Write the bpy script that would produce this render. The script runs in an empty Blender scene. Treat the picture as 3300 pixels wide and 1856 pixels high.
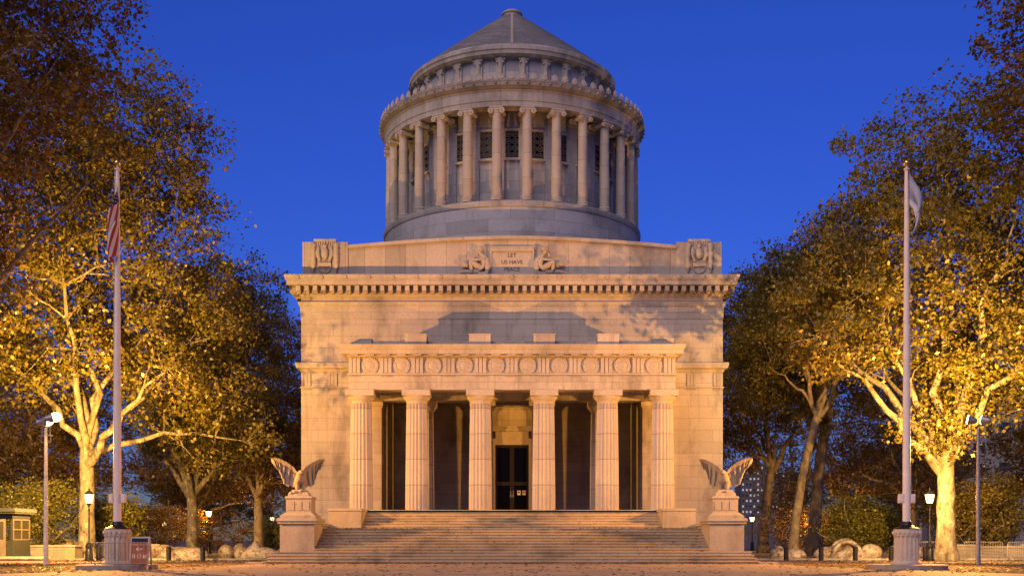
import bpy, math, random
import numpy as np
from mathutils import Vector, Matrix
PI = math.pi
R = math.radians
S = bpy.context.scene
C = S.collection
random.seed(7)

# ------------------------------------------------------------------ camera
D0 = 72.7                                  # camera to the front wall of the monument
cd = bpy.data.cameras.new('camera')
cam = bpy.data.objects.new('camera', cd)
C.objects.link(cam)
cam.location = (0, -D0, 1.2)
cam.rotation_euler = (PI / 2, 0, 0)
cd.sensor_width = 36
cd.lens = 36 * 3605 / 3300
cd.shift_y = (1740 - 928) / 3300
cd.clip_start, cd.clip_end = 0.5, 6000
S.camera = cam

# ------------------------------------------------------------------ sky, afterglow, exposure
SUN_EL, SUN_AZ = 3.0, 190.0                # the sun is going down behind the camera
W = bpy.data.worlds.new('World')
S.world = W
W.use_nodes = True
nt = W.node_tree
nt.nodes.clear()
wo = nt.nodes.new('ShaderNodeOutputWorld')
bg = nt.nodes.new('ShaderNodeBackground')
sky = nt.nodes.new('ShaderNodeTexSky')
sky.sky_type = 'NISHITA'
sky.sun_disc = False
sky.sun_elevation = R(SUN_EL)
sky.sun_rotation = R(SUN_AZ)
sky.air_density = 1.0
sky.dust_density = 0.0
sky.ozone_density = 3.0
tint = nt.nodes.new('ShaderNodeMix')
tint.data_type = 'RGBA'
tint.blend_type = 'MULTIPLY'
tint.inputs[0].default_value = 1
nt.links.new(sky.outputs[0], tint.inputs[6])
tint.inputs[7].default_value = (0.40, 0.55, 1.95, 1)
nt.links.new(tint.outputs[2], bg.inputs[0])
bg.inputs[1].default_value = 0.15
nt.links.new(bg.outputs[0], wo.inputs[0])

sd = bpy.data.lights.new('afterglow', 'SUN')
sd.energy = 1.9
sd.angle = R(50)
sd.color = (1.0, 0.76, 0.58)
so = bpy.data.objects.new('afterglow', sd)
C.objects.link(so)
so.rotation_euler = (R(52), 0, R(-28))

S.view_settings.view_transform = 'Standard'
S.view_settings.look = 'None'
S.view_settings.exposure = 0
S.view_settings.gamma = 1
S.cycles.max_bounces = 8
S.cycles.diffuse_bounces = 6
S.cycles.transmission_bounces = 4
S.cycles.sample_clamp_indirect = 4

SODIUM = (1.0, 0.42, 0.07)
FLOOD = (23.0, -17.5, 7.4)


def flood_spot(x, y, z, tx, ty, tz, watts, size, blend, col=SODIUM):
    l = bpy.data.lights.new('floodlight_beam', 'SPOT')
    l.energy = watts
    l.color = col
    l.spot_size = R(size)
    l.spot_blend = blend
    l.shadow_soft_size = 0.07
    o = bpy.data.objects.new('floodlight_beam', l)
    C.objects.link(o)
    o.location = (x, y, z)
    o.rotation_euler = (Vector((tx, ty, tz)) - Vector((x, y, z))).to_track_quat('-Z', 'Y').to_euler()
    return o


# ------------------------------------------------------------------ helpers
def tag(o, label=None, cat=None, group=None, kind=None):
    if label: o['label'] = label
    if cat: o['category'] = cat
    if group: o['group'] = group
    if kind: o['kind'] = kind
    return o


def empty(name, loc=(0, 0, 0), rz=0, label=None, cat=None, group=None):
    o = bpy.data.objects.new(name, None)
    C.objects.link(o)
    o.location = loc
    o.rotation_euler = (0, 0, rz)
    return tag(o, label, cat, group)


def link(name, me, parent=None):
    o = bpy.data.objects.new(name, me)
    C.objects.link(o)
    if parent: o.parent = parent
    return o


KIDS = {}


def copy_tree(o, parent=None):
    c = o.copy()
    C.objects.link(c)
    c.parent = parent
    for ch in [q for q in S.objects if q.parent == o]:
        copy_tree(ch, c)
    return c


class MB:
    def __init__(s):
        s.v, s.f, s.mi = [], [], []

    def add(s, vs, fs, mi=0):
        b = len(s.v)
        s.v += [tuple(p) for p in vs]
        s.f += [tuple(b + i for i in f) for f in fs]
        s.mi += [mi] * len(fs)
        return s

    def box(s, x0, x1, y0, y1, z0, z1, t=0, mi=0):
        # t: inset of the top
        return s.add([(x0, y0, z0), (x1, y0, z0), (x1, y1, z0), (x0, y1, z0),
                      (x0 + t, y0 + t, z1), (x1 - t, y0 + t, z1), (x1 - t, y1 - t, z1), (x0 + t, y1 - t, z1)],
                     [(3, 2, 1, 0), (4, 5, 6, 7), (0, 1, 5, 4), (1, 2, 6, 5), (2, 3, 7, 6), (3, 0, 4, 7)], mi)

    def lathe(s, prof, n=32, c=(0, 0), a0=0, mi=0, cap=True, rfun=None):
        vs, fs = [], []
        m = len(prof)
        for k, (r, z) in enumerate(prof):
            for i in range(n):
                a = a0 + 2 * PI * i / n
                q = r * (rfun(i, k) if rfun else 1)
                vs.append((c[0] + q * math.cos(a), c[1] + q * math.sin(a), z))
        for k in range(m - 1):
            for i in range(n):
                j = (i + 1) % n
                fs.append((k * n + i, k * n + j, (k + 1) * n + j, (k + 1) * n + i))
        if cap:
            fs.append(tuple(range(n))[::-1])
            fs.append(tuple((m - 1) * n + i for i in range(n)))
        return s.add(vs, fs, mi)

    def tube(s, pts, rad, n=8, mi=0):
        pts = [Vector(p) for p in pts]
        if not hasattr(rad, '__len__'): rad = [rad] * len(pts)
        vs, fs = [], []
        d0 = (pts[1] - pts[0]).normalized()
        u = d0.cross(Vector((0.31, 0.27, 0.91)))
        if u.length < 0.05: u = d0.cross(Vector((1, 0, 0)))
        u.normalize()
        m = len(pts)
        for k, p in enumerate(pts):
            d = (pts[min(k + 1, m - 1)] - pts[max(k - 1, 0)])
            if d.length < 1e-6: d = d0
            d.normalize()
            u = (u - d * u.dot(d))
            u.normalize()
            w = d.cross(u)
            for i in range(n):
                a = 2 * PI * i / n
                vs.append(p + (u * math.cos(a) + w * math.sin(a)) * rad[k])
        for k in range(m - 1):
            for i in range(n):
                j = (i + 1) % n
                fs.append((k * n + i, k * n + j, (k + 1) * n + j, (k + 1) * n + i))
        fs.append(tuple(range(n))[::-1])
        fs.append(tuple((m - 1) * n + i for i in range(n)))
        return s.add(vs, fs, mi)

    def prism(s, poly, y0, y1, mi=0):
        # poly: (x, z) counter-clockwise seen from -y
        n = len(poly)
        vs = [(x, y0, z) for x, z in poly] + [(x, y1, z) for x, z in poly]
        fs = [tuple(range(n)), tuple(range(n, 2 * n))[::-1]]
        for i in range(n):
            j = (i + 1) % n
            fs.append((j, i, n + i, n + j))
        return s.add(vs, fs, mi)

    def rect_sweep(s, prof, x0, x1, y0, y1, mi=0):
        vs, fs = [], []
        for p, z in prof:
            vs += [(x0 - p, y0 - p, z), (x1 + p, y0 - p, z), (x1 + p, y1 + p, z), (x0 - p, y1 + p, z)]
        for k in range(len(prof) - 1):
            for i in range(4):
                j = (i + 1) % 4
                fs.append((k * 4 + i, k * 4 + j, k * 4 + 4 + j, k * 4 + 4 + i))
        return s.add(vs, fs, mi)

    def sphere(s, c, r, n=12, m=8, mi=0):
        if not hasattr(r, '__len__'): r = (r, r, r)
        vs, fs = [], []
        for k in range(m + 1):
            t = PI * k / m
            for i in range(n):
                a = 2 * PI * i / n
                vs.append((c[0] + r[0] * math.sin(t) * math.cos(a), c[1] + r[1] * math.sin(t) * math.sin(a), c[2] - r[2] * math.cos(t)))
        for k in range(m):
            for i in range(n):
                j = (i + 1) % n
                fs.append((k * n + i, k * n + j, k * n + n + j, k * n + n + i))
        return s.add(vs, fs, mi)

    def xf(s, M, start=0):
        for i in range(start, len(s.v)):
            s.v[i] = tuple(M @ Vector(s.v[i]))
        return s

    def build(s, name, mat, parent=None, smooth=0, loc=None):
        me = bpy.data.meshes.new(name)
        me.from_pydata(s.v, [], s.f)
        for m in (mat if isinstance(mat, (list, tuple)) else [mat]):
            me.materials.append(m)
        if any(s.mi): me.polygons.foreach_set('material_index', s.mi)
        if smooth:
            me.polygons.foreach_set('use_smooth', [True] * len(s.f))
            me.set_sharp_from_angle(angle=R(smooth))
        me.update()
        o = link(name, me, parent)
        if loc: o.location = loc
        return o


def skin(name, verts, edges, radii, mat, parent=None, sub=2, extra=None):
    me = bpy.data.meshes.new('tmp')
    me.from_pydata(verts, edges, [])
    o = bpy.data.objects.new('tmp', me)
    C.objects.link(o)
    sk = o.modifiers.new('s', 'SKIN')
    for i, r in enumerate(radii):
        v = me.skin_vertices[0].data[i]
        v.radius = (r, r) if not hasattr(r, '__len__') else r
        v.use_root = (i == 0)
    sb = o.modifiers.new('b', 'SUBSURF')
    sb.levels = sub
    sb.render_levels = sub
    dg = bpy.context.evaluated_depsgraph_get()
    m2 = bpy.data.meshes.new_from_object(o.evaluated_get(dg))
    bpy.data.objects.remove(o)
    m2.materials.clear()
    m2.materials.append(mat)
    m2.polygons.foreach_set('use_smooth', [True] * len(m2.polygons))
    return link(name, m2, parent)


def text(name, body, size, mat, parent, M, depth=0.01, font_align='CENTER'):
    cu = bpy.data.curves.new('t', 'FONT')
    cu.body = body
    cu.size = size
    cu.align_x = font_align
    cu.extrude = depth
    o = bpy.data.objects.new('t', cu)
    C.objects.link(o)
    dg = bpy.context.evaluated_depsgraph_get()
    me = bpy.data.meshes.new_from_object(o.evaluated_get(dg))
    bpy.data.objects.remove(o)
    me.transform(M)
    me.materials.clear()
    me.materials.append(mat)
    return link(name, me, parent)


# ------------------------------------------------------------------ materials
def new_mat(name, col=(0.5, 0.5, 0.5), rough=0.7, metal=0.0):
    m = bpy.data.materials.new(name)
    m.use_nodes = True
    b = m.node_tree.nodes['Principled BSDF']
    b.inputs['Base Color'].default_value = (*col, 1)
    b.inputs['Roughness'].default_value = rough
    b.inputs['Metallic'].default_value = metal
    return m


class NG:
    def __init__(s, m):
        s.t = m.node_tree
        s.b = s.t.nodes['Principled BSDF']

    def n(s, typ, **kw):
        q = s.t.nodes.new(typ)
        for k, v in kw.items(): setattr(q, k, v)
        return q

    def l(s, a, b): s.t.links.new(a, b)

    def math(s, op, a, b=None):
        q = s.n('ShaderNodeMath', operation=op)
        for i, v in enumerate((a, b)):
            if v is None: continue
            if isinstance(v, (int, float)): q.inputs[i].default_value = v
            else: s.l(v, q.inputs[i])
        return q.outputs[0]

    def noise(s, vec, scale, detail=5, rough=0.6):
        q = s.n('ShaderNodeTexNoise')
        q.inputs['Scale'].default_value = scale
        q.inputs['Detail'].default_value = detail
        q.inputs['Roughness'].default_value = rough
        if vec is not None: s.l(vec, q.inputs['Vector'])
        return q.outputs[0]

    def ramp(s, fac, stops):
        q = s.n('ShaderNodeValToRGB')
        e = q.color_ramp.elements
        while len(e) < len(stops): e.new(0.5)
        for i, (p, c) in enumerate(stops):
            e[i].position = p
            e[i].color = (*c, 1) if len(c) == 3 else c
        s.l(fac, q.inputs[0])
        return q.outputs[0]

    def mix(s, fac, a, b, mode='MIX'):
        q = s.n('ShaderNodeMix', data_type='RGBA', blend_type=mode)
        for i, v in ((0, fac), (6, a), (7, b)):
            if isinstance(v, (int, float)): q.inputs[i].default_value = v
            elif isinstance(v, tuple): q.inputs[i].default_value = (*v, 1)
            else: s.l(v, q.inputs[i])
        return q.outputs[2]

    def coord(s): return s.n('ShaderNodeTexCoord').outputs['Object']

    def scale(s, vec, sc):
        q = s.n('ShaderNodeMapping')
        q.inputs['Scale'].default_value = sc
        s.l(vec, q.inputs['Vector'])
        return q.outputs[0]

    def bump(s, h, strength=0.3, dist=0.02):
        q = s.n('ShaderNodeBump')
        q.inputs['Strength'].default_value = strength
        q.inputs['Distance'].default_value = dist
        s.l(h, q.inputs['Height'])
        s.l(q.outputs[0], s.b.inputs['Normal'])


def stone(name, col=(0.47, 0.41, 0.335), mode='xz', bw=2.4, bh=0.75, mortar=0.012, rad=9.0, stain=1.0, offset=0.5, joint=0.5, grain=9.0, vary=.17):  # default colour warmed in place of orange lamplight on the body
    m = new_mat(name, col, 0.78)
    g = NG(m)
    co = g.coord()
    base = g.mix(g.noise(co, 0.55, 6), (col[0] * 0.86, col[1] * 0.85, col[2] * 0.84), (col[0] * 1.1, col[1] * 1.1, col[2] * 1.1))
    # grey weather stains and streaks with their own shapes
    st = g.ramp(g.noise(g.scale(co, (0.9, 0.9, 0.5)), 0.55, 7, 0.65), [(0.50, (0, 0, 0)), (0.68, (1, 1, 1))])
    base = g.mix(g.math('MULTIPLY', st, 0.6 * stain), base, (col[0] * 0.48, col[1] * 0.47, col[2] * 0.47))
    sk = g.ramp(g.noise(g.scale(co, (2.2, 2.2, 0.12)), 1.0, 5, 0.6), [(0.55, (0, 0, 0)), (0.72, (1, 1, 1))])
    base = g.mix(g.math('MULTIPLY', sk, 0.38 * stain), base, (col[0] * 0.5, col[1] * 0.47, col[2] * 0.44))
    vn = g.ramp(g.noise(co, grain, 4, 0.7), [(0.3, (0.84, 0.84, 0.84)), (0.7, (1.08, 1.08, 1.08))])
    base = g.mix(1.0, base, vn, 'MULTIPLY')
    h = g.noise(co, grain * 1.6, 4, 0.7)
    if mode != 'none':
        sp = g.n('ShaderNodeSeparateXYZ')
        g.l(co, sp.inputs[0])
        if mode == 'xz':
            u, v = g.math('ADD', sp.outputs[0], sp.outputs[1]), sp.outputs[2]
        elif mode == 'xy':
            u, v = sp.outputs[0], sp.outputs[1]
        else:
            u, v = g.math('MULTIPLY', g.math('ARCTAN2', sp.outputs[1], sp.outputs[0]), rad), sp.outputs[2]
        cb = g.n('ShaderNodeCombineXYZ')
        g.l(u, cb.inputs[0])
        g.l(v, cb.inputs[1])
        br = g.n('ShaderNodeTexBrick')
        br.offset = offset
        br.inputs['Color1'].default_value = (1 + vary * .6, 1 + vary * .58, 1 + vary * .55, 1)
        br.inputs['Color2'].default_value = (1 - vary * 1.2, 1 - vary * 1.2, 1 - vary * 1.15, 1)
        br.inputs['Mortar'].default_value = (joint, joint * 0.95, joint * 0.9, 1)
        br.inputs['Scale'].default_value = 1
        br.inputs['Mortar Size'].default_value = mortar
        br.inputs['Mortar Smooth'].default_value = 0.3
        br.inputs['Bias'].default_value = 0.0
        br.inputs['Brick Width'].default_value = bw
        br.inputs['Row Height'].default_value = bh
        g.l(cb.outputs[0], br.inputs['Vector'])
        base = g.mix(1.0, base, br.outputs['Color'], 'MULTIPLY')
        h = g.math('SUBTRACT', g.math('MULTIPLY', h, 0.4), br.outputs['Fac'])
    g.l(base, g.b.inputs['Base Color'])
    g.bump(h, 0.35, 0.02)
    return m


def emis(name, col, strength):
    m = new_mat(name, (0.8, 0.8, 0.8), 0.5)
    b = m.node_tree.nodes['Principled BSDF']
    b.inputs['Emission Color'].default_value = (*col, 1)
    b.inputs['Emission Strength'].default_value = strength
    return m


def painted(name, col, rough=0.45, metal=0.0, var=0.25, sc=4.0):
    m = new_mat(name, col, rough, metal)
    g = NG(m)
    co = g.coord()
    n = g.ramp(g.noise(co, sc, 6), [(0.3, tuple(c * (1 - var) for c in col)), (0.7, tuple(min(1, c * (1 + var)) for c in col))])
    g.l(n, g.b.inputs['Base Color'])
    g.bump(g.noise(co, sc * 8, 3), 0.15, 0.005)
    return m


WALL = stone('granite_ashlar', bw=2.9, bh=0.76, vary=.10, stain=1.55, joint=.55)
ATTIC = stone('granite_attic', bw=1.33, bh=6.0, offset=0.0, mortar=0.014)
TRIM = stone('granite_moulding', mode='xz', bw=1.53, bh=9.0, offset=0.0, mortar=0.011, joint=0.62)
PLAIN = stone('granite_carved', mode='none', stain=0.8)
DRUMW = stone('granite_drum', (.44, .43, .43), mode='cyl', bw=3.1, bh=0.86, rad=9.8, stain=1.1)  # same granite as the body, without its painted-in lamplight warmth
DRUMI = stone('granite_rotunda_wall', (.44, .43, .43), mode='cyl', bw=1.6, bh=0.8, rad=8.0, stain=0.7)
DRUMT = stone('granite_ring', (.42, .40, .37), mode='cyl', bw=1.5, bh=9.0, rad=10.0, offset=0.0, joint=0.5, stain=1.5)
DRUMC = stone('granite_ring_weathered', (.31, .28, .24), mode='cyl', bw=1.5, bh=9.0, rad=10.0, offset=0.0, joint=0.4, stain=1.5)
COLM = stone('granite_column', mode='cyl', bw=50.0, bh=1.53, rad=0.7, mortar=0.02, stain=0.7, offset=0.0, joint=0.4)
ROOF = stone('slate_stone_roof', (0.20, 0.19, 0.19), mode='cyl', bw=0.9, bh=0.22, rad=5.0, stain=0.7, joint=0.6, mortar=0.02)
PLINTH = stone('pale_plinth', (0.58, 0.48, 0.36), mode='none', stain=.8)
EAG = stone('weathered_carving', (0.27, 0.22, 0.16), mode='none', stain=1.4, grain=14)
PED = stone('granite_pedestal', (0.36, 0.31, 0.24), mode='none', stain=1.1)
STEP = stone('granite_steps', (0.42, 0.325, 0.19), mode='xz', bw=2.3, bh=0.15417, offset=0.37, stain=1.5, joint=0.6, mortar=.004, vary=.16)
PAVE = stone('plaza_paving', (0.40, 0.29, 0.18), mode='xy', bw=2.6, bh=1.9, stain=1.3, mortar=0.035, joint=0.42, grain=5.0, vary=.14)
KERB = stone('granite_kerb', (0.36, 0.30, 0.23), mode='xz', bw=1.6, bh=0.62, stain=1.2, joint=0.45)
BRONZE = painted('dark_bronze', (0.012, 0.009, 0.006), 0.5, 0.2)
GLASS = new_mat('dark_glass', (0.003, 0.003, 0.004), 0.15)
GLASS.node_tree.nodes['Principled BSDF'].inputs['Specular IOR Level'].default_value = .06
BLACK = painted('black_iron', (0.012, 0.011, 0.010), 0.4)
STEEL = painted('galvanised_steel', (0.32, 0.31, 0.30), 0.45, 0.6)
POLEW = painted('white_painted_pole', (0.84, 0.70, 0.56), 0.5, var=0.08)
GOLD = painted('gilded_ball', (0.75, 0.50, 0.14), 0.25, 0.9, var=0.1)
LAMPGLOW = bpy.data.materials.new('lamp_glass')
LAMPGLOW.use_nodes = True
_t = LAMPGLOW.node_tree
_t.nodes.clear()
_e, _p, _m, _o = (_t.nodes.new(q) for q in ('ShaderNodeEmission', 'ShaderNodeBsdfTransparent', 'ShaderNodeMixShader', 'ShaderNodeOutputMaterial'))
_e.inputs[0].default_value = (1.0, .62, .24, 1)
_e.inputs[1].default_value = 9
_m.inputs[0].default_value = .5
_t.links.new(_p.outputs[0], _m.inputs[1])
_t.links.new(_e.outputs[0], _m.inputs[2])
_t.links.new(_m.outputs[0], _o.inputs[0])
FARGLOW = emis('far_lamp_glass', (1.0, 0.55, 0.2), 8)
FLOODGLOW = emis('floodlight_glass', (1.0, 0.66, 0.30), 9)


def dark(col=(0.02, 0.02, 0.02)): return new_mat('dark_recess', col, 0.9)


DARK = dark()


def bark_mat(name, a, b, c):
    m = new_mat(name, a, 0.85)
    g = NG(m)
    co = g.scale(g.coord(), (1.6, 1.6, 0.9))
    k = g.ramp(g.noise(co, 1.7, 5, 0.6), [(0.40, b), (0.45, a), (0.55, a), (0.59, c)])
    g.l(g.mix(1.0, k, g.ramp(g.noise(co, 14, 4), [(0.3, (0.75, 0.75, 0.75)), (0.7, (1.1, 1.1, 1.1))]), 'MULTIPLY'), g.b.inputs['Base Color'])
    g.bump(g.noise(co, 9, 5, 0.7), 0.6, 0.03)
    return m


BARK = bark_mat('plane_bark', (0.19, 0.155, 0.10), (0.075, 0.06, 0.036), (0.33, 0.285, 0.20))
BARKD = bark_mat('brown_bark', (0.22, 0.17, 0.11), (0.12, 0.09, 0.06), (0.30, 0.24, 0.16))


def leaf_mat(name, cols):
    m = bpy.data.materials.new(name)
    m.use_nodes = True
    t = m.node_tree
    t.nodes.clear()
    g = NG.__new__(NG)
    g.t = t
    geo = g.n('ShaderNodeNewGeometry')
    co = g.coord()
    f = g.math('ADD', g.math('MULTIPLY', geo.outputs['Random Per Island'], 0.6), g.math('MULTIPLY', g.noise(co, 0.35, 3), 0.45))
    n = len(cols)
    c = g.ramp(f, [(0.12 + 0.76 * i / (n - 1), q) for i, q in enumerate(cols)])
    di = g.n('ShaderNodeBsdfDiffuse')
    tr = g.n('ShaderNodeBsdfTranslucent')
    gl = g.n('ShaderNodeBsdfGlossy')
    gl.inputs['Roughness'].default_value = 0.45
    mx, m2 = g.n('ShaderNodeMixShader'), g.n('ShaderNodeMixShader')
    mx.inputs[0].default_value = 0.42
    m2.inputs[0].default_value = 0.05
    g.l(c, di.inputs[0])
    g.l(c, tr.inputs[0])
    g.l(di.outputs[0], mx.inputs[1])
    g.l(tr.outputs[0], mx.inputs[2])
    g.l(mx.outputs[0], m2.inputs[1])
    g.l(gl.outputs[0], m2.inputs[2])
    o = g.n('ShaderNodeOutputMaterial')
    g.l(m2.outputs[0], o.inputs[0])
    return m


LEAF = leaf_mat('autumn_plane_leaves', [(0.10, 0.053, 0.006), (0.185, 0.118, 0.011), (0.16, 0.135, 0.013), (0.25, 0.20, 0.019), (0.135, 0.12, 0.012)])
LEAFB = leaf_mat('brown_oak_leaves', [(0.12, 0.055, 0.006), (0.20, 0.10, 0.008), (0.155, 0.10, 0.009), (0.25, 0.15, 0.012)])
LEAFG = leaf_mat('yellow_green_leaves', [(0.12, 0.115, 0.011), (0.19, 0.18, 0.015), (0.29, 0.26, 0.022), (0.15, 0.14, 0.013)])
LITTER = leaf_mat('fallen_leaf', [(0.14, 0.06, 0.015), (0.22, 0.11, 0.025), (0.10, 0.05, 0.014), (0.30, 0.17, 0.035)])

# ------------------------------------------------------------------ ground
gm = new_mat('earth_and_leaf_litter', (0.12, 0.08, 0.05), 0.95)
g = NG(gm)
co = g.coord()
k = g.ramp(g.noise(co, 1.1, 8, 0.7), [(0.32, (0.055, 0.038, 0.022)), (0.5, (0.15, 0.10, 0.055)), (0.68, (0.22, 0.16, 0.085))])
k = g.mix(g.ramp(g.noise(co, 0.13, 3), [(0.48, (0, 0, 0)), (0.62, (1, 1, 1))]), k, (0.06, 0.06, 0.022))
g.l(k, g.b.inputs['Base Color'])
g.bump(g.noise(co, 5, 8, 0.75), 0.7, 0.06)
mb = MB()
N = 64
mb.lathe([(0.01, 0), (120, 0), (700, 0), (3500, 0)], N, cap=False)
tag(mb.build('ground', gm), kind='structure')

plaza = [(-12.9, -15.0), (-13.6, -20.5), (-15.0, -25.5), (-17.8, -31.8), (-22, -40), (-29, -56), (-34, -110),
         (34, -110), (29, -56), (22, -40), (17.8, -31.8), (15.0, -25.5), (13.6, -20.5), (12.9, -15.0)]
mb = MB()
mb.add([(x, y, 0.004) for x, y in plaza], [tuple(range(len(plaza)))])
tag(mb.build('plaza_paving', PAVE), kind='structure')
mb = MB()
path = stone('side_path', (0.24, 0.20, 0.16), mode='xy', bw=3.0, bh=3.0, stain=1.0)
for sx in (-1, 1):
    x0, x1 = sorted((sx * 13.8, sx * 60))
    mb.add([(x0, -14.0, 0.008), (x1, -14.0, 0.008), (x1, -6.3, 0.008), (x0, -6.3, 0.008)], [(0, 1, 2, 3)])
tag(mb.build('path', path), kind='structure')
mb = MB()
for sx in (-1, 1):
    x0, x1 = sorted((sx * 13.9, sx * 60))
    mb.box(x0, x1, -6.3, -6.08, -0.05, 0.13, 0.02)
tag(mb.build('kerb', KERB), kind='structure')


def np_mesh(name, v, f, mat):
    """v (n,3); f (m,4) quads"""
    me = bpy.data.meshes.new(name)
    me.vertices.add(len(v))
    me.vertices.foreach_set('co', np.asarray(v, np.float32).ravel())
    m = len(f)
    k = f.shape[1]
    me.loops.add(m * k)
    me.loops.foreach_set('vertex_index', np.asarray(f, np.int32).ravel())
    me.polygons.add(m)
    me.polygons.foreach_set('loop_start', np.arange(m, dtype=np.int32) * k)
    try:
        me.polygons.foreach_set('loop_total', np.full(m, k, np.int32))
    except Exception:
        pass
    me.materials.append(mat)
    me.update(calc_edges=True)
    return me


def leaf_cards(P, size, rng, up=0.35, aspect=0.8):
    n = len(P)
    d = rng.normal(size=(n, 3))
    d[:, 2] -= 0.3
    d /= np.linalg.norm(d, axis=1)[:, None]
    q = rng.normal(size=(n, 3))
    q[:, 2] += up * 3
    s = np.cross(d, q)
    s /= np.linalg.norm(s, axis=1)[:, None] + 1e-9
    nn = np.cross(d, s)
    L = size * rng.uniform(0.45, 1.5, (n, 1))
    Wd = L * aspect * rng.uniform(0.7, 1.1, (n, 1))
    v = np.empty((n, 4, 3))
    v[:, 0] = P - d * L * 0.5
    v[:, 1] = P + s * Wd * 0.5 + nn * L * 0.14
    v[:, 2] = P + d * L * 0.5
    v[:, 3] = P - s * Wd * 0.5 + nn * L * 0.14
    return v.reshape(-1, 3), np.arange(n * 4).reshape(-1, 4)


# ------------------------------------------------------------------ the monument
AX = 13.7                                  # half width of the square body
mau = empty('mausoleum', (0, 0, 0), 0, 'domed granite mausoleum with columned portico and round colonnaded drum', 'mausoleum')
FZ = 2.98                                  # portico floor

# body
mb = MB()
mb.box(-AX, -8.45, 0, 27.4, 0, 12.0)
mb.box(8.45, AX, 0, 27.4, 0, 12.0)
mb.box(-8.45, 8.45, 8.0, 27.4, 0, 12.0)
mb.box(-AX, AX, 0, 27.4, 12.0, 18.2)
mb.build('wall', WALL, mau)
for a, b in ((-AX - 0.25, -9.3), (9.3, AX + 0.25)):
    mb = MB()
    mb.box(a, b, -0.25, -0.003, 0, 2.5)
    mb.box(a, b, -0.16, -0.003, 2.5, 2.75)
    mb.build('base_course', WALL, mau)
mb = MB()
mb.rect_sweep([(-.02, 12.05), (.06, 12.13), (.10, 12.3), (.27, 12.34), (.34, 12.58), (.34, 12.70), (-.02, 12.76)], -AX, AX, 0, 27.4)
mb.rect_sweep([(-.02, 11.06), (.07, 11.08), (.07, 11.16), (-.02, 11.18)], -AX, AX, 0, 27.4)
for sx in (-1, 1):
    for xc in (13.38, 11.66):
        for k in (-1, 0, 1):
            mb.box(sx * xc + k * .22 - .08, sx * xc + k * .22 + .08, -.085, -.004, 11.19, 12.0)
        mb.box(sx * xc - .31, sx * xc + .31, -.05, -.003, 11.185, 12.02)
        for k in range(6):
            mb.box(sx * xc - .28 + k * .1, sx * xc - .22 + k * .1, -.06, -.004, 10.96, 11.05)
mb.build('string_cornice', TRIM, mau)
mb = MB()
mb.rect_sweep([(-.02, 15.54), (.035, 15.56), (.035, 15.98), (.065, 16.0), (.065, 16.34), (.10, 16.38), (.19, 16.56), (.19, 16.64), (-.02, 16.68)], -AX, AX, 0, 27.4)
for k in range(134):
    x = -13.3 + k * 0.2
    mb.box(x - .05, x + .05, -.15, -.06, 16.40, 16.47)
mb.build('architrave_band', TRIM, mau)
mb = MB()
mb.rect_sweep([(-.02, 16.98), (.05, 17.02), (.09, 17.14), (.13, 17.16), (.13, 17.6), (.80, 17.62), (.80, 17.90), (.86, 17.93), (.93, 18.16), (.93, 18.25), (-.6, 18.27)], -AX, AX, 0, 27.4)
for k in range(52):
    x = -13.77 + k * 0.54
    mb.box(x - .135, x + .135, -.72, -.128, 17.24, 17.585)
    mb.box(x - .10, x + .10, -.40, -.128, 17.12, 17.235)
    for sx in (-1, 1):
        y = k * 0.54
        if y < 27.3:
            a, b = sorted((sx * (AX + .128), sx * (AX + .72)))
            mb.box(a, b, y - .135, y + .135, 17.24, 17.585)
for k in range(19):
    x = -13.77 + k * 1.53
    mb.sphere((x, -.92, 18.10), (.13, .1, .12), 8, 6)
    mb.box(x - .10, x + .10, -.99, -.86, 17.96, 18.06)
mb.build('cornice', TRIM, mau, 30)

# attic
mb = MB()
top = [(-10.72 + i * 21.44 / 16, 20.18 + .62 * (1 - abs(i / 8 - 1) ** 1.6)) for i in range(17)]
mb.prism([(10.72, 18.22), *top[::-1], (-10.72, 18.22)][::-1], .3, 1.5)
for a, b in ((.9, 24),):
    mb.box(-13.6, -13.0, 3.4, 24.0, 18.22, 20.2)
    mb.box(13.0, 13.6, 3.4, 24.0, 18.22, 20.2)
    mb.box(-13.6, 13.6, 24.0, 25.0, 18.22, 20.2)
mb.build('attic_wall', ATTIC, mau)
mb = MB()
n = len(top)
for i in range(n - 1):
    (xa, za), (xb, zb) = top[i], top[i + 1]
    mb.add([(xa, .12, za + .004), (xb, .12, zb + .004), (xb, 1.6, zb + .004), (xa, 1.6, za + .004),
            (xa, .12, za + .22), (xb, .12, zb + .22), (xb, 1.6, zb + .22), (xa, 1.6, za + .22)],
           [(3, 2, 1, 0), (4, 5, 6, 7), (0, 1, 5, 4), (2, 3, 7, 6)])
mb.build('attic_coping', TRIM, mau)
mb = MB()
mb.box(-13.64, 13.64, 0.32, 26, 18.2, 18.24)
mb.box(-13.3, 13.3, 4.2, 23.8, 18.24, 19.4)
mb.build('flat_roof', TRIM, mau)
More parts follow.
